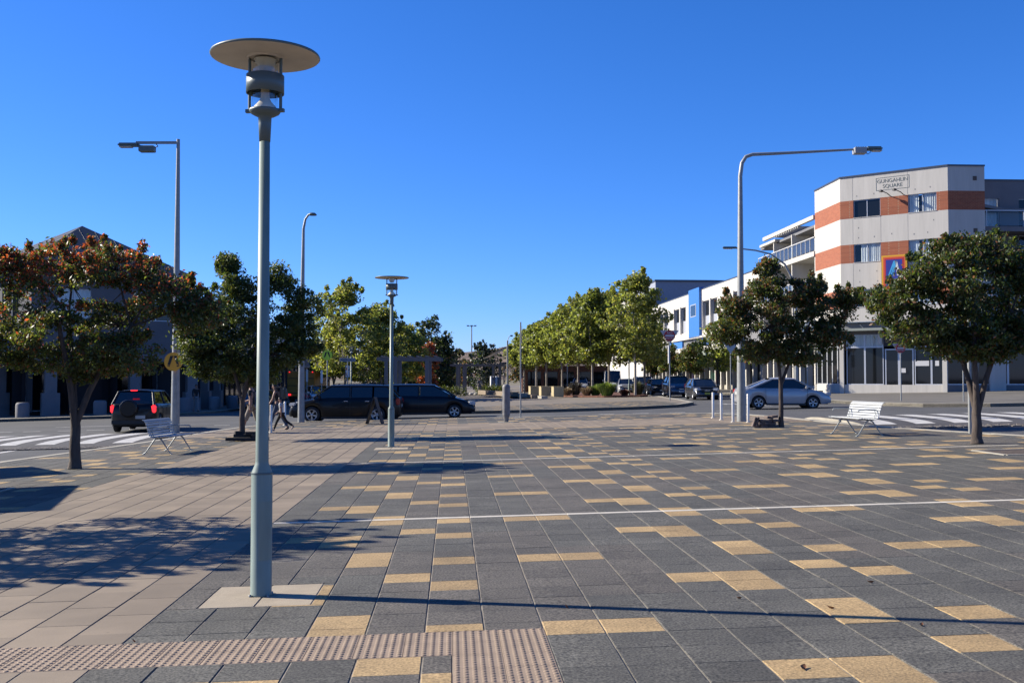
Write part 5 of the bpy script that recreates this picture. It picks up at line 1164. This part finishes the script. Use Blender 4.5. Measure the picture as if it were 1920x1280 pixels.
L_grass = leaf_mat('bright_grass', (.12, .19, .035), .35, (.28, .36, .05)); L_straw = leaf_mat('straw_grass', (.26, .19, .11), .3); L_bronze = leaf_mat('bronze_flax', (.06, .055, .045), .25)
tuft('bright green arching grass tuft at the front of the garden bed', 7.25, 80.6, 1.25, 1.15, 520, L_grass, 1)
tuft('straw-coloured grass left of the bright green tuft', 5.9, 83.2, .85, .8, 300, L_straw, 2)
tuft('straw-coloured low grass at the left end of the garden bed', 4.5, 86.5, .8, .8, 300, L_straw, 3)
tuft('dark bronze spiky clump behind the straw grass', 5.2, 86.8, 1.35, .9, 160, L_bronze, 4, w_=.05)
tuft('second green tuft in the middle of the garden bed', 6.6, 83.5, 1.0, .9, 300, L_grass, 5)
tuft('olive rounded grass clump right of the far disc lamp', 9.7, 81.3, 1.2, .8, 420, leaf_mat('olive_grass', (.08, .085, .035), .3), 6)
tuft('reddish low clump at the foot of the largest plane tree', 8.6, 80.7, .6, .7, 200, leaf_mat('red_brown_grass', (.16, .06, .035), .3), 7)
for i, (x, y, rx, h, l) in enumerate([(-7.2, 104, 2.6, 1.2, 'low dark hedge behind the second black car'), (-1.9, 105, 1.5, 1.1, 'low green hedge left of the grey post'), (-10.6, 100, 2.2, 1.0, 'low dark hedge under the pergola')]):
    t = thing('hedge', l, 'hedge', x, y); leaves('foliage', t, [(rx * (k - 6) / 6.5, 0, h * .45 + .1 * math.sin(k * 2), .5, .7, h * .5) for k in range(13)], 260, .14, [L_green, L_olive, L_lime], [3, 2, 1], 90 + i)
# ------------------------------------------------------------------ vehicles
M_tyre = mat('tyre_rubber', (.018, .018, .019), .75); M_rim = mat('alloy_rim', (.45, .46, .48), .3, metal=.8); M_trim = mat('dark_trim', (.015, .015, .017), .5)
M_cg = mat('car_glass', (.012, .015, .018), .03, spec=1.0); M_head = mat('headlight_glass', (.55, .57, .60), .12, spec=1); M_tail = mat('red_tail_lens', (.42, .012, .012), .2)
M_plate = mat('plate_white', (.6, .6, .58), .5); M_platey = mat('plate_yellow', (.55, .50, .05), .5); M_chrome = mat('chrome', (.7, .7, .7), .12, metal=1)
M_lit = mat('lit_brake_lamp', (.6, .02, .02), .3, emis=((1, .02, .03), 1.2)); M_under = mat('underbody', (.012, .012, .012), .9)
_wheel = {}
def wheel_meshes(r, w_):
    k = (r, w_)
    if k in _wheel: return _wheel[k]
    t = MB(); pf = [(r * .66, -w_ / 2), (r * .93, -w_ / 2), (r, -w_ * .36), (r, w_ * .36), (r * .93, w_ / 2), (r * .66, w_ / 2), (r * .62, 0), (r * .66, -w_ / 2)]
    t.lathe(pf, M_tyre, 26)
    ri = MB(); ri.lathe([(r * .66, w_ * .46), (r * .62, w_ * .40), (r * .60, w_ * .1), (0, w_ * .1)], M_trim, 26); ri.lathe([(r * .67, w_ * .44), (r * .68, w_ * .5), (r * .60, w_ * .49), (r * .58, w_ * .38)], M_rim, 26)
    ri.lathe([(r * .16, w_ * .36), (r * .15, w_ * .46), (0, w_ * .47)], M_rim, 14)
    for j in range(5):
        for dq in (-.13, .13):
            q = 2 * PI * j / 5 + dq; c, s_ = math.cos(q), math.sin(q); a = r * .12; b = r * .62; ww = r * .045
            vs = [(c * a - s_ * ww, s_ * a + c * ww, w_ * .44), (c * a + s_ * ww, s_ * a - c * ww, w_ * .44), (c * b + s_ * ww, s_ * b - c * ww, w_ * .47), (c * b - s_ * ww, s_ * b + c * ww, w_ * .47)]
            ri.add(vs + [(x, y, z - .03) for x, y, z in vs], [(0, 1, 2, 3), (0, 4, 5, 1), (2, 6, 7, 3), (1, 5, 6, 2), (3, 7, 4, 0)], M_rim)
    _wheel[k] = (t.mesh('tyre'), ri.mesh('rim')); return _wheel[k]
def interp(tab, x):
    if x <= tab[0][0]: return tab[0][1]
    for (a, b), (c, d) in zip(tab, tab[1:]):
        if x <= c: return b + (d - b) * (x - a) / (c - a)
    return tab[-1][1]
CARS = dict(
 sedan=dict(L=4.40, W=1.70, H=1.50, deck=[(-2.2, .80), (-2.12, .98), (-1.75, 1.03), (-1.3, 1.0), (.6, .98), (1.15, .95), (1.75, .82), (2.08, .68), (2.2, .52)], wh=(-1.30, 1.30, .31), cab=(1.25, .45, -.62, -1.72), belt=.96, roof=1.50, pill=-.15),
 hatch=dict(L=4.25, W=1.78, H=1.48, deck=[(-2.12, .85), (-2.05, .98), (-1.3, 1.0), (.6, .97), (1.1, .94), (1.7, .82), (2.0, .68), (2.12, .5)], wh=(-1.30, 1.32, .32), cab=(1.3, .45, -1.35, -2.0), belt=.95, roof=1.47, pill=-.2),
 wagon=dict(L=4.86, W=1.90, H=1.72, deck=[(-2.43, .90), (-2.38, 1.12), (-1.5, 1.12), (.7, 1.10), (1.2, 1.07), (1.9, .95), (2.3, .80), (2.43, .58)], wh=(-1.42, 1.42, .36), cab=(1.35, .62, -1.85, -2.34), belt=1.07, roof=1.68, pill=-.25),
 suv=dict(L=4.4, W=1.82, H=1.72, deck=[(-2.2, .95), (-2.16, 1.14), (-1.5, 1.14), (.7, 1.10), (1.2, 1.08), (1.8, .96), (2.1, .82), (2.2, .6)], wh=(-1.28, 1.32, .36), cab=(1.25, .55, -1.65, -2.12), belt=1.09, roof=1.69, pill=-.2),
 mpv=dict(L=4.78, W=1.85, H=1.60, deck=[(-2.39, .95), (-2.33, 1.05), (-1.5, 1.06), (.7, 1.03), (1.25, 1.0), (1.85, .86), (2.25, .68), (2.39, .5)], wh=(-1.38, 1.42, .33), cab=(1.45, .45, -1.75, -2.3), belt=1.0, roof=1.60, pill=-.25),
 van=dict(L=5.0, W=1.95, H=2.4, deck=[(-2.5, 1.2), (-2.45, 1.25), (-1.5, 1.25), (1.5, 1.22), (1.9, 1.12), (2.35, .92), (2.5, .6)], wh=(-1.5, 1.6, .35), cab=(2.0, 1.35, -2.35, -2.48), belt=1.2, roof=2.38, pill=.5))
def car(name, label, kind, color, x, y, rz, cat='car', plate=M_plate, group=None, lit=False, scale=1.0, spare=False, rails=False, dz=-.12):
    P = CARS[kind]; L, W = P['L'], P['W']; t = thing(name, label, cat, x, y, rz, group, dz=dz); xr, xf, wr = P['wh']; Ra = wr * 1.14
    dk = max(color[1]) < .03; bodym = mat('paint_' + color[0], color[1], .35 if dk else .28, metal=color[2], coat=.25 if dk else .8, spec=.25 if dk else .6)
    st = sorted(set([round(-L / 2 + L * k / 26, 3) for k in range(27)] + [round(c + Ra * math.cos(PI * q / 10), 3) for c in (xr, xf) for q in range(11)] + [a for a, _ in P['deck']]))
    def low(xx):
        base = .24 + .07 * max(0, (abs(xx) / (L / 2) - .82) / .18)
        for c in (xr, xf):
            if abs(xx - c) < Ra: base = max(base, wr + math.sqrt(max(0, Ra ** 2 - (xx - c) ** 2)))
        return base
    def plan(xx): q = abs(xx) / (L / 2); return 1 - .03 * q ** 2 - .14 * max(0, (q - .78) / .22) ** 2
    rows = []
    for xx in st:
        w2 = W / 2 * plan(xx); zt = interp(P['deck'], xx); zb = min(low(xx), zt - .1); zm = zb + (zt - zb) * .5; e = abs(xx) / (L / 2)
        half = [(w2 * .955, zb), (w2 * .99, zb + (zt - zb) * .22), (w2 * 1.0, zm), (w2 * .985, zb + (zt - zb) * .78), (w2 * .945, zt - .035), (w2 * .88, zt), (w2 * .45, zt + .022 * (1 - e ** 4)), (0, zt + .028 * (1 - e ** 4))]
        rows.append([(xx, a, b) for a, b in half] + [(xx, -a, b) for a, b in half[-2::-1]])
    nr = len(rows[0]); vs = [p for r_ in rows for p in r_]; n = len(rows); fs = []
    for i in range(n - 1):
        for j in range(nr - 1): fs.append((i * nr + j, (i + 1) * nr + j, (i + 1) * nr + j + 1, i * nr + j + 1))
    fs.append(list(range(nr))); fs.append(list(range((n - 1) * nr, n * nr))[::-1])
    mb = MB(); mb.add(vs, fs, bodym, True)
    a1, a2, a3, a4 = P['cab']; bz, rz_, pb = P['belt'], P['roof'], P['pill']; hb, hr = W / 2 * .90, W / 2 * (.70 if kind != 'van' else .82)
    # roof skin and pillars belong to the body shell
    rs = []; NR = 6
    for k in range(NR + 1):
        xx = a2 + .06 + (a3 - a2 - .10) * k / NR; cr = .035 * math.sin(PI * (k / NR)) ; zr = rz_ - .05 + cr
        rs += [(xx, hr + .03, zr - .05), (xx, hr - .06, zr), (xx, 0, zr + .03), (xx, -hr + .06, zr), (xx, -hr - .03, zr - .05)]
    mb.add(rs, [(i * 5 + j, i * 5 + j + 1, (i + 1) * 5 + j + 1, (i + 1) * 5 + j) for i in range(NR) for j in range(4)], bodym, True)
    zr = rz_ - .09
    for s_ in (-1, 1):
        mb.tube([(a1 + .02, s_ * hb, bz), ((a1 + a2) / 2 + .05, s_ * (hb + hr) / 2 + s_ * .02, (bz + zr) / 2 + .03), (a2 + .02, s_ * (hr + .01), zr)], .034, bodym, 6)
        mb.tube([(a3 - .02, s_ * (hr + .01), zr), (a4, s_ * hb * .97, bz)], .05, bodym, 6)
        mb.tube([(a2 + .04, s_ * (hr + .01), zr + .01), (a3 - .02, s_ * (hr + .01), zr + .01)], .028, bodym, 6)
    body = mb.obj('body', t)
    def gq(nm, pts, m=M_cg, par=None): g = MB(); g.add(pts, [list(range(len(pts)))], m); return g.obj(nm, par or t)
    gq('windscreen', [(a1, -hb * .95, bz - .02), (a1 + .08, 0, bz - .02), (a1, hb * .95, bz - .02), (a2, hr, zr + .02), (a2 + .02, 0, zr + .05), (a2, -hr, zr + .02)])
    gq('rear_window', [(a4, hb * .93, bz - .02), (a4 - .02, 0, bz - .02), (a4, -hb * .93, bz - .02), (a3, -hr, zr + .02), (a3, hr, zr + .02)])
    for s_ in (-1, 1):
        yb, yt = s_ * (hb - .01), s_ * (hr + .0)
        for (l0, l1, u0, u1) in ((a1 - .02, pb + .05, a2 + .02, pb + .05), (pb - .05, a4 * .55 + a3 * .45 if kind in ('sedan', 'hatch') else -1.2, pb - .05, a3 * .85 if kind in ('sedan', 'hatch') else -1.2),
                                 (*((a3 * .4 + a4 * .6 + .02, a4 + .08, a3 * .86 - .0, a3 - .02) if kind in ('sedan', 'hatch') else (-1.28, a4 + .1, -1.28, a3 + .04)),)):
            gq('side_window', [(l0, yb, bz), (l1, yb, bz), (u1, yt, zr), (u0, yt, zr)])
        for xx in (pb,): q = MB(); q.tube([(xx, s_ * (hb + .0), bz), (xx, s_ * (hr + .015), zr)], .035, M_trim, 6); q.obj('door_pillar', t)
        for xx in (a1 - .22, pb, xr + Ra * .95): q = MB(); q.box((xx, s_ * W / 2 * .995, .66), (.008, .012, .62), M_trim); q.obj('door_seam', t)
        for xx in (pb + .18, -1.0): q = MB(); q.bbox((xx, s_ * (W / 2 * .995 + .008), bz - .12), (.19, .03, .03), bodym if kind != 'wagon' else M_chrome, .008); q.obj('door_handle', t)
        q = MB(); q.bbox((a1 - .28, s_ * (W / 2 + .09), bz + .07), (.12, .2, .13), bodym, .03, seg=2); q.obj('wing_mirror', t)
        q = MB(); q.box((.0, s_ * W / 2 * .965, .225), (abs(xr) + xf - 2 * Ra, .05, .09), M_trim); q.obj('side_skirt', t)
        q = MB(); q.bbox((L / 2 - .20, s_ * W / 2 * .70, .70 + (.1 if kind in ('wagon', 'suv') else 0)), (.34, .36, .17), M_head, .04, rz=-s_ * .45, seg=2); q.obj('headlight', t)
        tz = .92 if kind in ('sedan',) else 1.02
        q = MB(); q.bbox((-L / 2 + .12, s_ * W / 2 * .80, tz - .08), (.2, .26, .30 if kind != 'sedan' else .2), M_lit if lit else M_tail, .04, rz=s_ * .35, seg=2); q.obj('tail_light', t)
    q = MB(); q.box((0, 0, .34), (L * .93, W * .80, .22), M_under); q.box(((xr + xf) / 2, 0, .5), (xf - xr - Ra * 2.1, W * .84, .4), M_under)
    q.box((0, 0, .62), (L * .86, W * .5, .5), M_under); q.obj('underbody', t)
    zf = .52
    q = MB(); q.bbox((L / 2 - .03, 0, zf + .10), (.05, W * .46, .16), M_trim, .02); q.bbox((L / 2 - .03, 0, .34), (.06, W * .62, .14), M_trim, .02); q.obj('grille', t)
    q = MB(); q.box((L / 2 + .0, 0, zf + .12), (.02, W * .2, .025), M_chrome); q.obj('badge', t)
    q = MB(); q.box((L / 2 + .012, 0, .44), (.012, .37, .13), plate); q.obj('number_plate', t); q = MB(); q.box((-L / 2 - .012, -.3 if spare else 0, .62 if spare else .75), (.012, .37, .13), plate); q.obj('number_plate', t)
    q = MB(); q.bbox((-L / 2 + .06, 0, .42), (.16, W * .88, .24), bodym if kind != 'suv' else M_trim, .05, seg=2); q.obj('rear_bumper', t)
    if spare:
        q = MB(); q.lathe([(.0, .10), (.28, .10), (.335, .085), (.35, .05), (.35, -.08), (.0, -.08)], bodym, 28, smooth=False); o = q.obj('spare_wheel_cover', t); o.rotation_euler = (0, R(-90), 0); o.location = (-L / 2 - .11, .12, .96)
        q = MB(); q.bbox((-L / 2 + .24, 0, 1.66), (.05, .26, .04), M_lit, .01); q.obj('high_brake_lamp', t); q = MB(); q.tube([(-1.2, -.1, 1.70), (-1.5, -.1, 1.95)], .008, M_trim, 5); q.obj('aerial', t)
    if rails:
        for s_ in (-1, 1): q = MB(); q.tube([(a2 - .1, s_ * (hr - .02), rz_ - .02), (a2 - .25, s_ * (hr - .02), rz_ + .04), (a3 + .3, s_ * (hr - .02), rz_ + .04), (a3 + .15, s_ * (hr - .02), rz_ - .02)], .018, M_trim, 6); q.obj('roof_rail', t)
    tm, rm = wheel_meshes(wr, .21)
    for xx in (xr, xf):
        for s_ in (-1, 1):
            wh = link('wheel', None, t); wh.location = (xx, s_ * (W / 2 - .135), wr); wh.rotation_euler = (R(-90) * s_, R(20), 0)
            link('tyre', tm, wh); link('rim', rm, wh)
    if scale != 1: t.scale = (scale,) * 3
    return t
BLK = ('black', (.004, .0045, .006), 0.0); NAVY = ('ink_blue_black', (.005, .007, .013), 0.0); SIL = ('silver', (.52, .52, .53), .2); WHT = ('white', (.62, .63, .64), 0); DGR = ('dark_grey', (.05, .055, .065), .5); DBL = ('dark_blue', (.02, .035, .07), .4)
car('estate_car', 'black estate car with roof rails and five-spoke alloys heading left across the picture', 'wagon', BLK, -7.35, 47.1, R(181), rails=True)
car('black_people_carrier', 'black car heading right, its rear hidden behind the black estate car', 'mpv', NAVY, -4.15, 50.4, R(2), )
car('off_road_car', 'black off-road car with spare wheel and brake lamps lit by the left crossing', 'suv', BLK, -15.15, 43.6, R(97), lit=True, spare=True)
car('silver_saloon', 'silver saloon car passing behind the round bronze-tinted tree on the right', 'sedan', SIL, 13.1, 51.3, R(0))
Q = [('hatch', DGR, 13.2, 73.5, 'dark grey hatchback at the head of the queue by the island tip', M_platey), ('suv', DBL, 13.1, 84, 'second car of the right queue, dark blue and tall', M_plate), ('hatch', BLK, 12.9, 93, 'third car of the right queue, black hatchback', M_plate), ('wagon', DBL, 12.7, 102, 'fourth car of the right queue, blue-grey and wide', M_plate),
     ('hatch', WHT, 12.9, 112, 'fifth car of the right queue, pale and partly hidden by the fourth', M_plate), ('sedan', WHT, 11.2, 104, 'white car behind the largest plane tree trunk', M_plate), ('van', WHT, 11.2, 118, 'white high-roofed van behind the garden bed', M_plate), ('suv', WHT, 7.6, 118, 'white tall car left of the van behind the garden bed', M_plate), ('hatch', SIL, 9.2, 128, 'silver car far back between the van and the pavilion', M_plate)]
for i, (k, c, x, y, l, pl) in enumerate(Q): car('parked_car' if k != 'van' else 'van', l, k, c, x, y, R(-90) + (.06 if i < 5 else .0) + R(-3), plate=pl, cat='van' if k == 'van' else 'car', group='vehicles queued up the right street')
car('parked_car', 'silver van-like car parked in the shade beyond the black estate car', 'mpv', SIL, -15.0, 82, R(-70), group='cars parked in the left street')
car('parked_car', 'dark car parked in the shade behind the left tree trunk', 'hatch', DBL, -17.2, 72, R(88), group='cars parked in the left street')
# yellow truck in the shade
t = thing('yellow_truck', 'yellow truck seen from behind in the deep shade of the left street', 'truck', -17.4, 90, R(90), dz=-.12)
M_ty = mat('truck_yellow', (.50, .24, .02), .5)
mb = MB(); mb.bbox((0, 0, 1.75), (6.0, 2.3, 2.1), M_ty, .05); mb.obj('cargo_box', t)
for z in (1.0, 1.6, 2.2): mb = MB(); mb.box((-3.02, 0, z), (.03, 2.1, .05), M_trim); mb.obj('rib', t)
for s_ in (-1, 1):
    mb = MB(); mb.bbox((-3.03, s_ * .95, 2.72), (.06, .09, .05), M_lit, .01); mb.obj('marker_lamp', t); mb = MB(); mb.bbox((-3.03, s_ * .95, .85), (.05, .25, .12), M_lit, .01); mb.obj('tail_light', t)
    tm, rm = wheel_meshes(.42, .28)
    for xx in (-1.8, 2.6): wh = link('wheel', None, t); wh.location = (xx, s_ * .95, .42); wh.rotation_euler = (R(-90) * s_, 0, 0); link('tyre', tm, wh); link('rim', rm, wh)
mb = MB(); mb.box((0, 0, .6), (5.9, 1.6, .25), M_under); mb.obj('chassis', t); mb = MB(); mb.bbox((3.7, 0, 1.4), (1.4, 2.0, 1.8), M_ty, .1); mb.obj('cab', t)
# ------------------------------------------------------------------ people
def skin(pts, edges, levels=2, root=0, mt=None, name='body'):
    me = bpy.data.meshes.new(name); me.from_pydata([p[0] for p in pts], edges, []); o = bpy.data.objects.new(name, me); COL.objects.link(o)
    md = o.modifiers.new('s', 'SKIN'); md.use_smooth_shade = True
    for i, v in enumerate(me.skin_vertices[0].data):
        r = pts[i][1]; v.radius = r if isinstance(r, tuple) else (r, r); v.use_root = (i == root)
    sb_ = o.modifiers.new('u', 'SUBSURF'); sb_.levels = levels; sb_.render_levels = levels
    dg = bpy.context.evaluated_depsgraph_get(); dg.update(); res = bpy.data.meshes.new_from_object(o.evaluated_get(dg)); bpy.data.objects.remove(o)
    res.materials.clear(); res.materials.append(mt); res.polygons.foreach_set('use_smooth', [True] * len(res.polygons)); return res
def person(label, x, y, rz, h, pose, skinm, topm, legm, shoem, hairm, sleeve='short', leg_len='long', female=False, dz=0.0, hair='short'):
    """local +x is the walking direction; pose gives joint angles"""
    t = thing('person', label, 'person', x, y, rz, dz=dz); k = h / 1.75
    V_ = lambda a, b, c: Vector((a * k, b * k, c * k))
    sw = .185 if not female else .165; hipw = .095
    hipz = .93; pel = V_(0, 0, hipz); J = {'pel': pel, 'spine': V_(.01, 0, 1.12), 'chest': V_(.02 + pose.get('bend', 0) * .2, 0, 1.33), 'neck': V_(.03 + pose.get('bend', 0) * .35, 0, 1.49), 'head': V_(.055 + pose.get('bend', 0) * .45, 0, 1.60), 'crown': V_(.05 + pose.get('bend', 0) * .5, 0, 1.70)}
    for s_, n_ in ((1, 'l'), (-1, 'r')):
        th, kn = pose['leg_' + n_]; hp = V_(0, s_ * hipw, hipz - .04); J['hip' + n_] = hp
        kp = hp + V_(math.sin(th) * .43, 0, -math.cos(th) * .43); an = kp + V_(math.sin(th - kn) * .43, 0, -math.cos(th - kn) * .43); J['knee' + n_] = kp; J['ank' + n_] = an
        ft = th - kn; J['toe' + n_] = an + V_(.17 * math.cos(ft * .8), 0, -.045 + .17 * math.sin(ft * .8))
        ua, el = pose['arm_' + n_]; sh = V_(J['chest'].x / k, s_ * sw, 1.41); J['sh' + n_] = sh
        eb = sh + V_(math.sin(ua) * .29, s_ * .05, -math.cos(ua) * .29); wr_ = eb + V_(math.sin(ua + el) * .26, 0, -math.cos(ua + el) * .26); J['elb' + n_] = eb; J['wri' + n_] = wr_; J['han' + n_] = wr_ + V_(math.sin(ua + el) * .085, 0, -math.cos(ua + el) * .085)
    low = min(J['ankl'].z, J['ankr'].z) - .075 * k
    for q in J: J[q].z -= low
    names = ['pel', 'spine', 'chest', 'neck', 'head', 'crown']; rad = {'pel': (.125, .10), 'spine': (.115, .085), 'chest': (.145, .10), 'neck': .052, 'head': (.075, .092), 'crown': (.06, .075)}
    pts = []; ids = {}; ed = []
    def addp(n_, r): ids[n_] = len(pts); pts.append((J[n_] if n_ in J else n_, tuple(q * k for q in r) if isinstance(r, tuple) else r * k)); return ids[n_]
    for n_ in names: addp(n_, rad[n_])
    for a, b in zip(names, names[1:]): ed.append((ids[a], ids[b]))
    for n_ in 'lr':
        for a, r in (('hip', .085), ('knee', .055), ('ank', .036), ('toe', .033)): addp(a + n_, r)
        ed += [(ids['pel'], ids['hip' + n_]), (ids['hip' + n_], ids['knee' + n_]), (ids['knee' + n_], ids['ank' + n_]), (ids['ank' + n_], ids['toe' + n_])]
        for a, r in (('sh', .052), ('elb', .038), ('wri', .026), ('han', .030)): addp(a + n_, r)
        ed += [(ids['chest'], ids['sh' + n_]), (ids['sh' + n_], ids['elb' + n_]), (ids['elb' + n_], ids['wri' + n_]), (ids['wri' + n_], ids['han' + n_])]
        d_ = (J['han' + n_] - J['wri' + n_]).normalized(); sd_ = Vector((1, 0, 0)) if abs(d_.x) < .8 else Vector((0, 0, 1)); sd_ = (sd_ - d_ * sd_.dot(d_)).normalized(); pn = d_.cross(sd_)
        for f in range(4):
            b0 = J['han' + n_] + sd_ * (.021 * (1.5 - f)) * k; L_ = (.07, .078, .074, .058)[f] * k
            i0 = len(pts); pts.append((b0 + d_ * .012 * k, .0085 * k)); pts.append((b0 + d_ * (.012 * k + L_ * .5) + pn * .006 * k, .008 * k)); pts.append((b0 + d_ * (.01 * k + L_ * .92) + pn * .022 * k, .0065 * k))
            ed += [(ids['han' + n_], i0), (i0, i0 + 1), (i0 + 1, i0 + 2)]
        i0 = len(pts); tb_ = J['wri' + n_].lerp(J['han' + n_], .5); pts.append((tb_ + sd_ * .036 * k, .010 * k)); pts.append((tb_ + sd_ * .052 * k + d_ * .045 * k, .008 * k)); ed += [(ids['wri' + n_], i0), (i0, i0 + 1)]
    body = link('body', skin(pts, ed, 2, 0, skinm), t)
    # face: nose, ears, eyes
    hd = J['head']; fm = MB(); fm.tube([hd + V_(.072, 0, .022), hd + V_(.098, 0, -.008), hd + V_(.078, 0, -.018)], [.008 * k, .013 * k, .010 * k], skinm, 6)
    for s_ in (-1, 1): fm.lathe([(0, -.01), (.018, -.006), (.022, .01), (0, .02)], skinm, 8, tuple(hd + V_(-.005, s_ * .082, 0)))
    fm.tube([hd + V_(.079, -.022, -.045), hd + V_(.086, 0, -.046), hd + V_(.079, .022, -.045)], .005 * k, mat('lips', (.35, .12, .1), .6), 5)
    for s_ in (-1, 1): fm.lathe([(0, -.009), (.009, 0), (0, .009)], mat('dark_eye', (.02, .015, .012), .2), 8, tuple(hd + V_(.076, s_ * .03, .02)))
    fm.obj('face', t)
    # hair cap
    hm = MB(); n = 14; vs = []; rings = 7
    for j in range(rings + 1):
        q = PI * .56 * j / rings
        for i in range(n): a = 2 * PI * i / n; vs.append(hd + V_(-.006 + .101 * math.sin(q) * math.cos(a) - (.012 if j > 4 else 0), .088 * math.sin(q) * math.sin(a), .035 + .10 * math.cos(q) + (.04 * max(0, math.cos(a)) * (j / rings))))
    hm.add(vs, [(j * n + i, j * n + (i + 1) % n, (j + 1) * n + (i + 1) % n, (j + 1) * n + i) for j in range(rings) for i in range(n)], hairm, True)
    if hair == 'long': hm.tube([hd + V_(-.07, 0, .06), hd + V_(-.11, 0, -.05), hd + V_(-.12, 0, -.17), hd + V_(-.11, 0, -.26)], [.06 * k, .065 * k, .05 * k, .015 * k], hairm, 10)
    if hair == 'bun': hm.lathe([(0, -.045), (.04, -.03), (.05, 0), (.04, .03), (0, .045)], hairm, 12, tuple(hd + V_(-.115, 0, .06)))
    hm.obj('hair', t)
    # shirt
    P2 = []; I2 = {}; E2_ = []
    def ad2(n_, p, r): I2[n_] = len(P2); P2.append((p, tuple(q * k for q in r) if isinstance(r, tuple) else r * k))
    ad2('hem', J['pel'] + V_(0, 0, -.06 if not female else -.03), (.145, .115)); ad2('sp', J['spine'], (.13, .1)); ad2('ch', J['chest'], (.16, .115)); ad2('nk', J['neck'] + V_(-.008, 0, -.045), .07)
    E2_ += [(0, 1), (1, 2), (2, 3)]
    for n_ in 'lr':
        ad2('s' + n_, J['sh' + n_], .064 if sleeve != 'none' else .055); E2_.append((I2['ch'], I2['s' + n_]))
        if sleeve != 'none': ad2('e' + n_, J['sh' + n_].lerp(J['elb' + n_], .65 if sleeve == 'short' else 1), .058); E2_.append((I2['s' + n_], I2['e' + n_]))
        if sleeve == 'long': ad2('w' + n_, J['wri' + n_], .040); E2_.append((I2['e' + n_], I2['w' + n_]))
    link('shirt', skin(P2, E2_, 2, 0, topm, 'shirt'), t)
    # trousers or shorts
    P3 = [(J['pel'] + V_(0, 0, .03), (.138 * k, .112 * k))]; E3 = []
    for n_ in 'lr':
        i = len(P3); P3.append((J['hip' + n_], .1 * k)); E3.append((0, i))
        if leg_len == 'long': P3.append((J['knee' + n_], .07 * k)); P3.append((J['ank' + n_] + (J['knee' + n_] - J['ank' + n_]) * .08, .056 * k)); E3 += [(i, i + 1), (i + 1, i + 2)]
        else: P3.append((J['hip' + n_].lerp(J['knee' + n_], .95), .085 * k)); P3.append((J['knee' + n_].lerp(J['ank' + n_], .18), .08 * k)); E3 += [(i, i + 1), (i + 1, i + 2)]
    link('trousers' if leg_len == 'long' else 'shorts', skin(P3, E3, 2, 0, legm, 'trousers'), t)
    for n_ in 'lr':
        d_ = (J['toe' + n_] - J['ank' + n_]).normalized(); ft = d_ + Vector((0, 0, .18)); ft.normalize()
        s0 = J['ank' + n_] + Vector((-.02, 0, -.02)) * k
        link('shoe', skin([(s0 - ft * .05 * k + Vector((0, 0, -.02)) * k, (.042 * k, .04 * k)), (s0 + ft * .07 * k + Vector((0, 0, -.02)) * k, (.045 * k, .036 * k)), (s0 + ft * .19 * k + Vector((0, 0, -.028)) * k, (.042 * k, .026 * k)), (s0 + Vector((0, 0, .03)) * k, .045 * k)], [(0, 1), (1, 2), (0, 3)], 2, 0, shoem, 'shoe'), t)
    return t, J, k
S_a = mat('skin_warm', (.40, .22, .15), .55); S_b = mat('skin_deep', (.28, .15, .095), .55)
F_blk = mat('black_cotton', (.014, .014, .016), .85); F_kh = mat('khaki_cotton', (.30, .25, .20), .85, var=.1, vscale=20); F_jean = mat('blue_denim', (.04, .07, .13), .85, var=.15, vscale=30); F_wh = mat('white_cotton', (.60, .62, .62), .85); F_grey = mat('grey_clothing', (.22, .22, .23), .85)
H_dk = mat('dark_hair', (.012, .01, .009), .5); SH_w = mat('pale_shoe', (.45, .42, .40), .6); SH_d = mat('dark_shoe', (.03, .03, .03), .6)
person('man in a black T-shirt and long khaki shorts striding left behind the foreground lamp', -8.78, 35.7, R(168), 1.80, dict(bend=.05, leg_l=(.42, .12), leg_r=(-.28, .30), arm_l=(-.3, .35), arm_r=(.35, .9)), S_a, F_blk, F_kh, SH_w, H_dk, leg_len='short')
person('woman in a sleeveless black top and jeans, walking bent forward beside the lamp', -8.45, 38.1, R(172), 1.70, dict(bend=.18, leg_l=(.38, .1), leg_r=(-.32, .22), arm_l=(.25, .4), arm_r=(-.15, .3)), S_a, F_blk, F_jean, SH_d, H_dk, sleeve='none', female=True, hair='long')
bp_, JJ, kk = person('child in a white T-shirt and black trousers striding beside the steel bollards', -8.1, 37.1, R(176), 1.22, dict(bend=.05, leg_l=(.5, .15), leg_r=(-.55, .45), arm_l=(-.3, .3), arm_r=(.2, .6)), S_a, F_wh, F_blk, SH_w, H_dk)
t = thing('backpack', 'small grey-green backpack on the walking woman', 'bag', -8.45, 38.1, R(172)); mb = MB(); mb.bbox((-.22, 0, 1.33), (.2, .3, .42), mat('grey_green_canvas', (.10, .11, .09), .8), .06, seg=3); mb.bbox((-.33, 0, 1.25), (.06, .22, .2), mat('grey_green_canvas', (.10, .11, .09), .8), .02); mb.obj('bag', t)
for s_ in (-1, 1): mb = MB(); mb.tube([(-.18, s_ * .1, 1.5), (.0, s_ * .12, 1.55), (.12, s_ * .12, 1.45), (.1, s_ * .13, 1.28), (-.12, s_ * .12, 1.17)], .014, F_blk, 6); mb.obj('strap', t)
person('distant person in grey clothes standing alone on the far island', -3.2, 104.3, R(-80), 1.75, dict(leg_l=(.06, .05), leg_r=(-.06, .05), arm_l=(.1, .9), arm_r=(0, .5)), S_b, F_grey, F_grey, SH_d, H_dk, sleeve='long', dz=.04)
person('dim figure in dark clothes walking under the left arcade', -19.9, 66.5, R(-60), 1.72, dict(leg_l=(.25, .1), leg_r=(-.25, .2), arm_l=(-.2, .2), arm_r=(.2, .3)), S_b, F_blk, F_grey, SH_d, H_dk, sleeve='long', dz=.04)
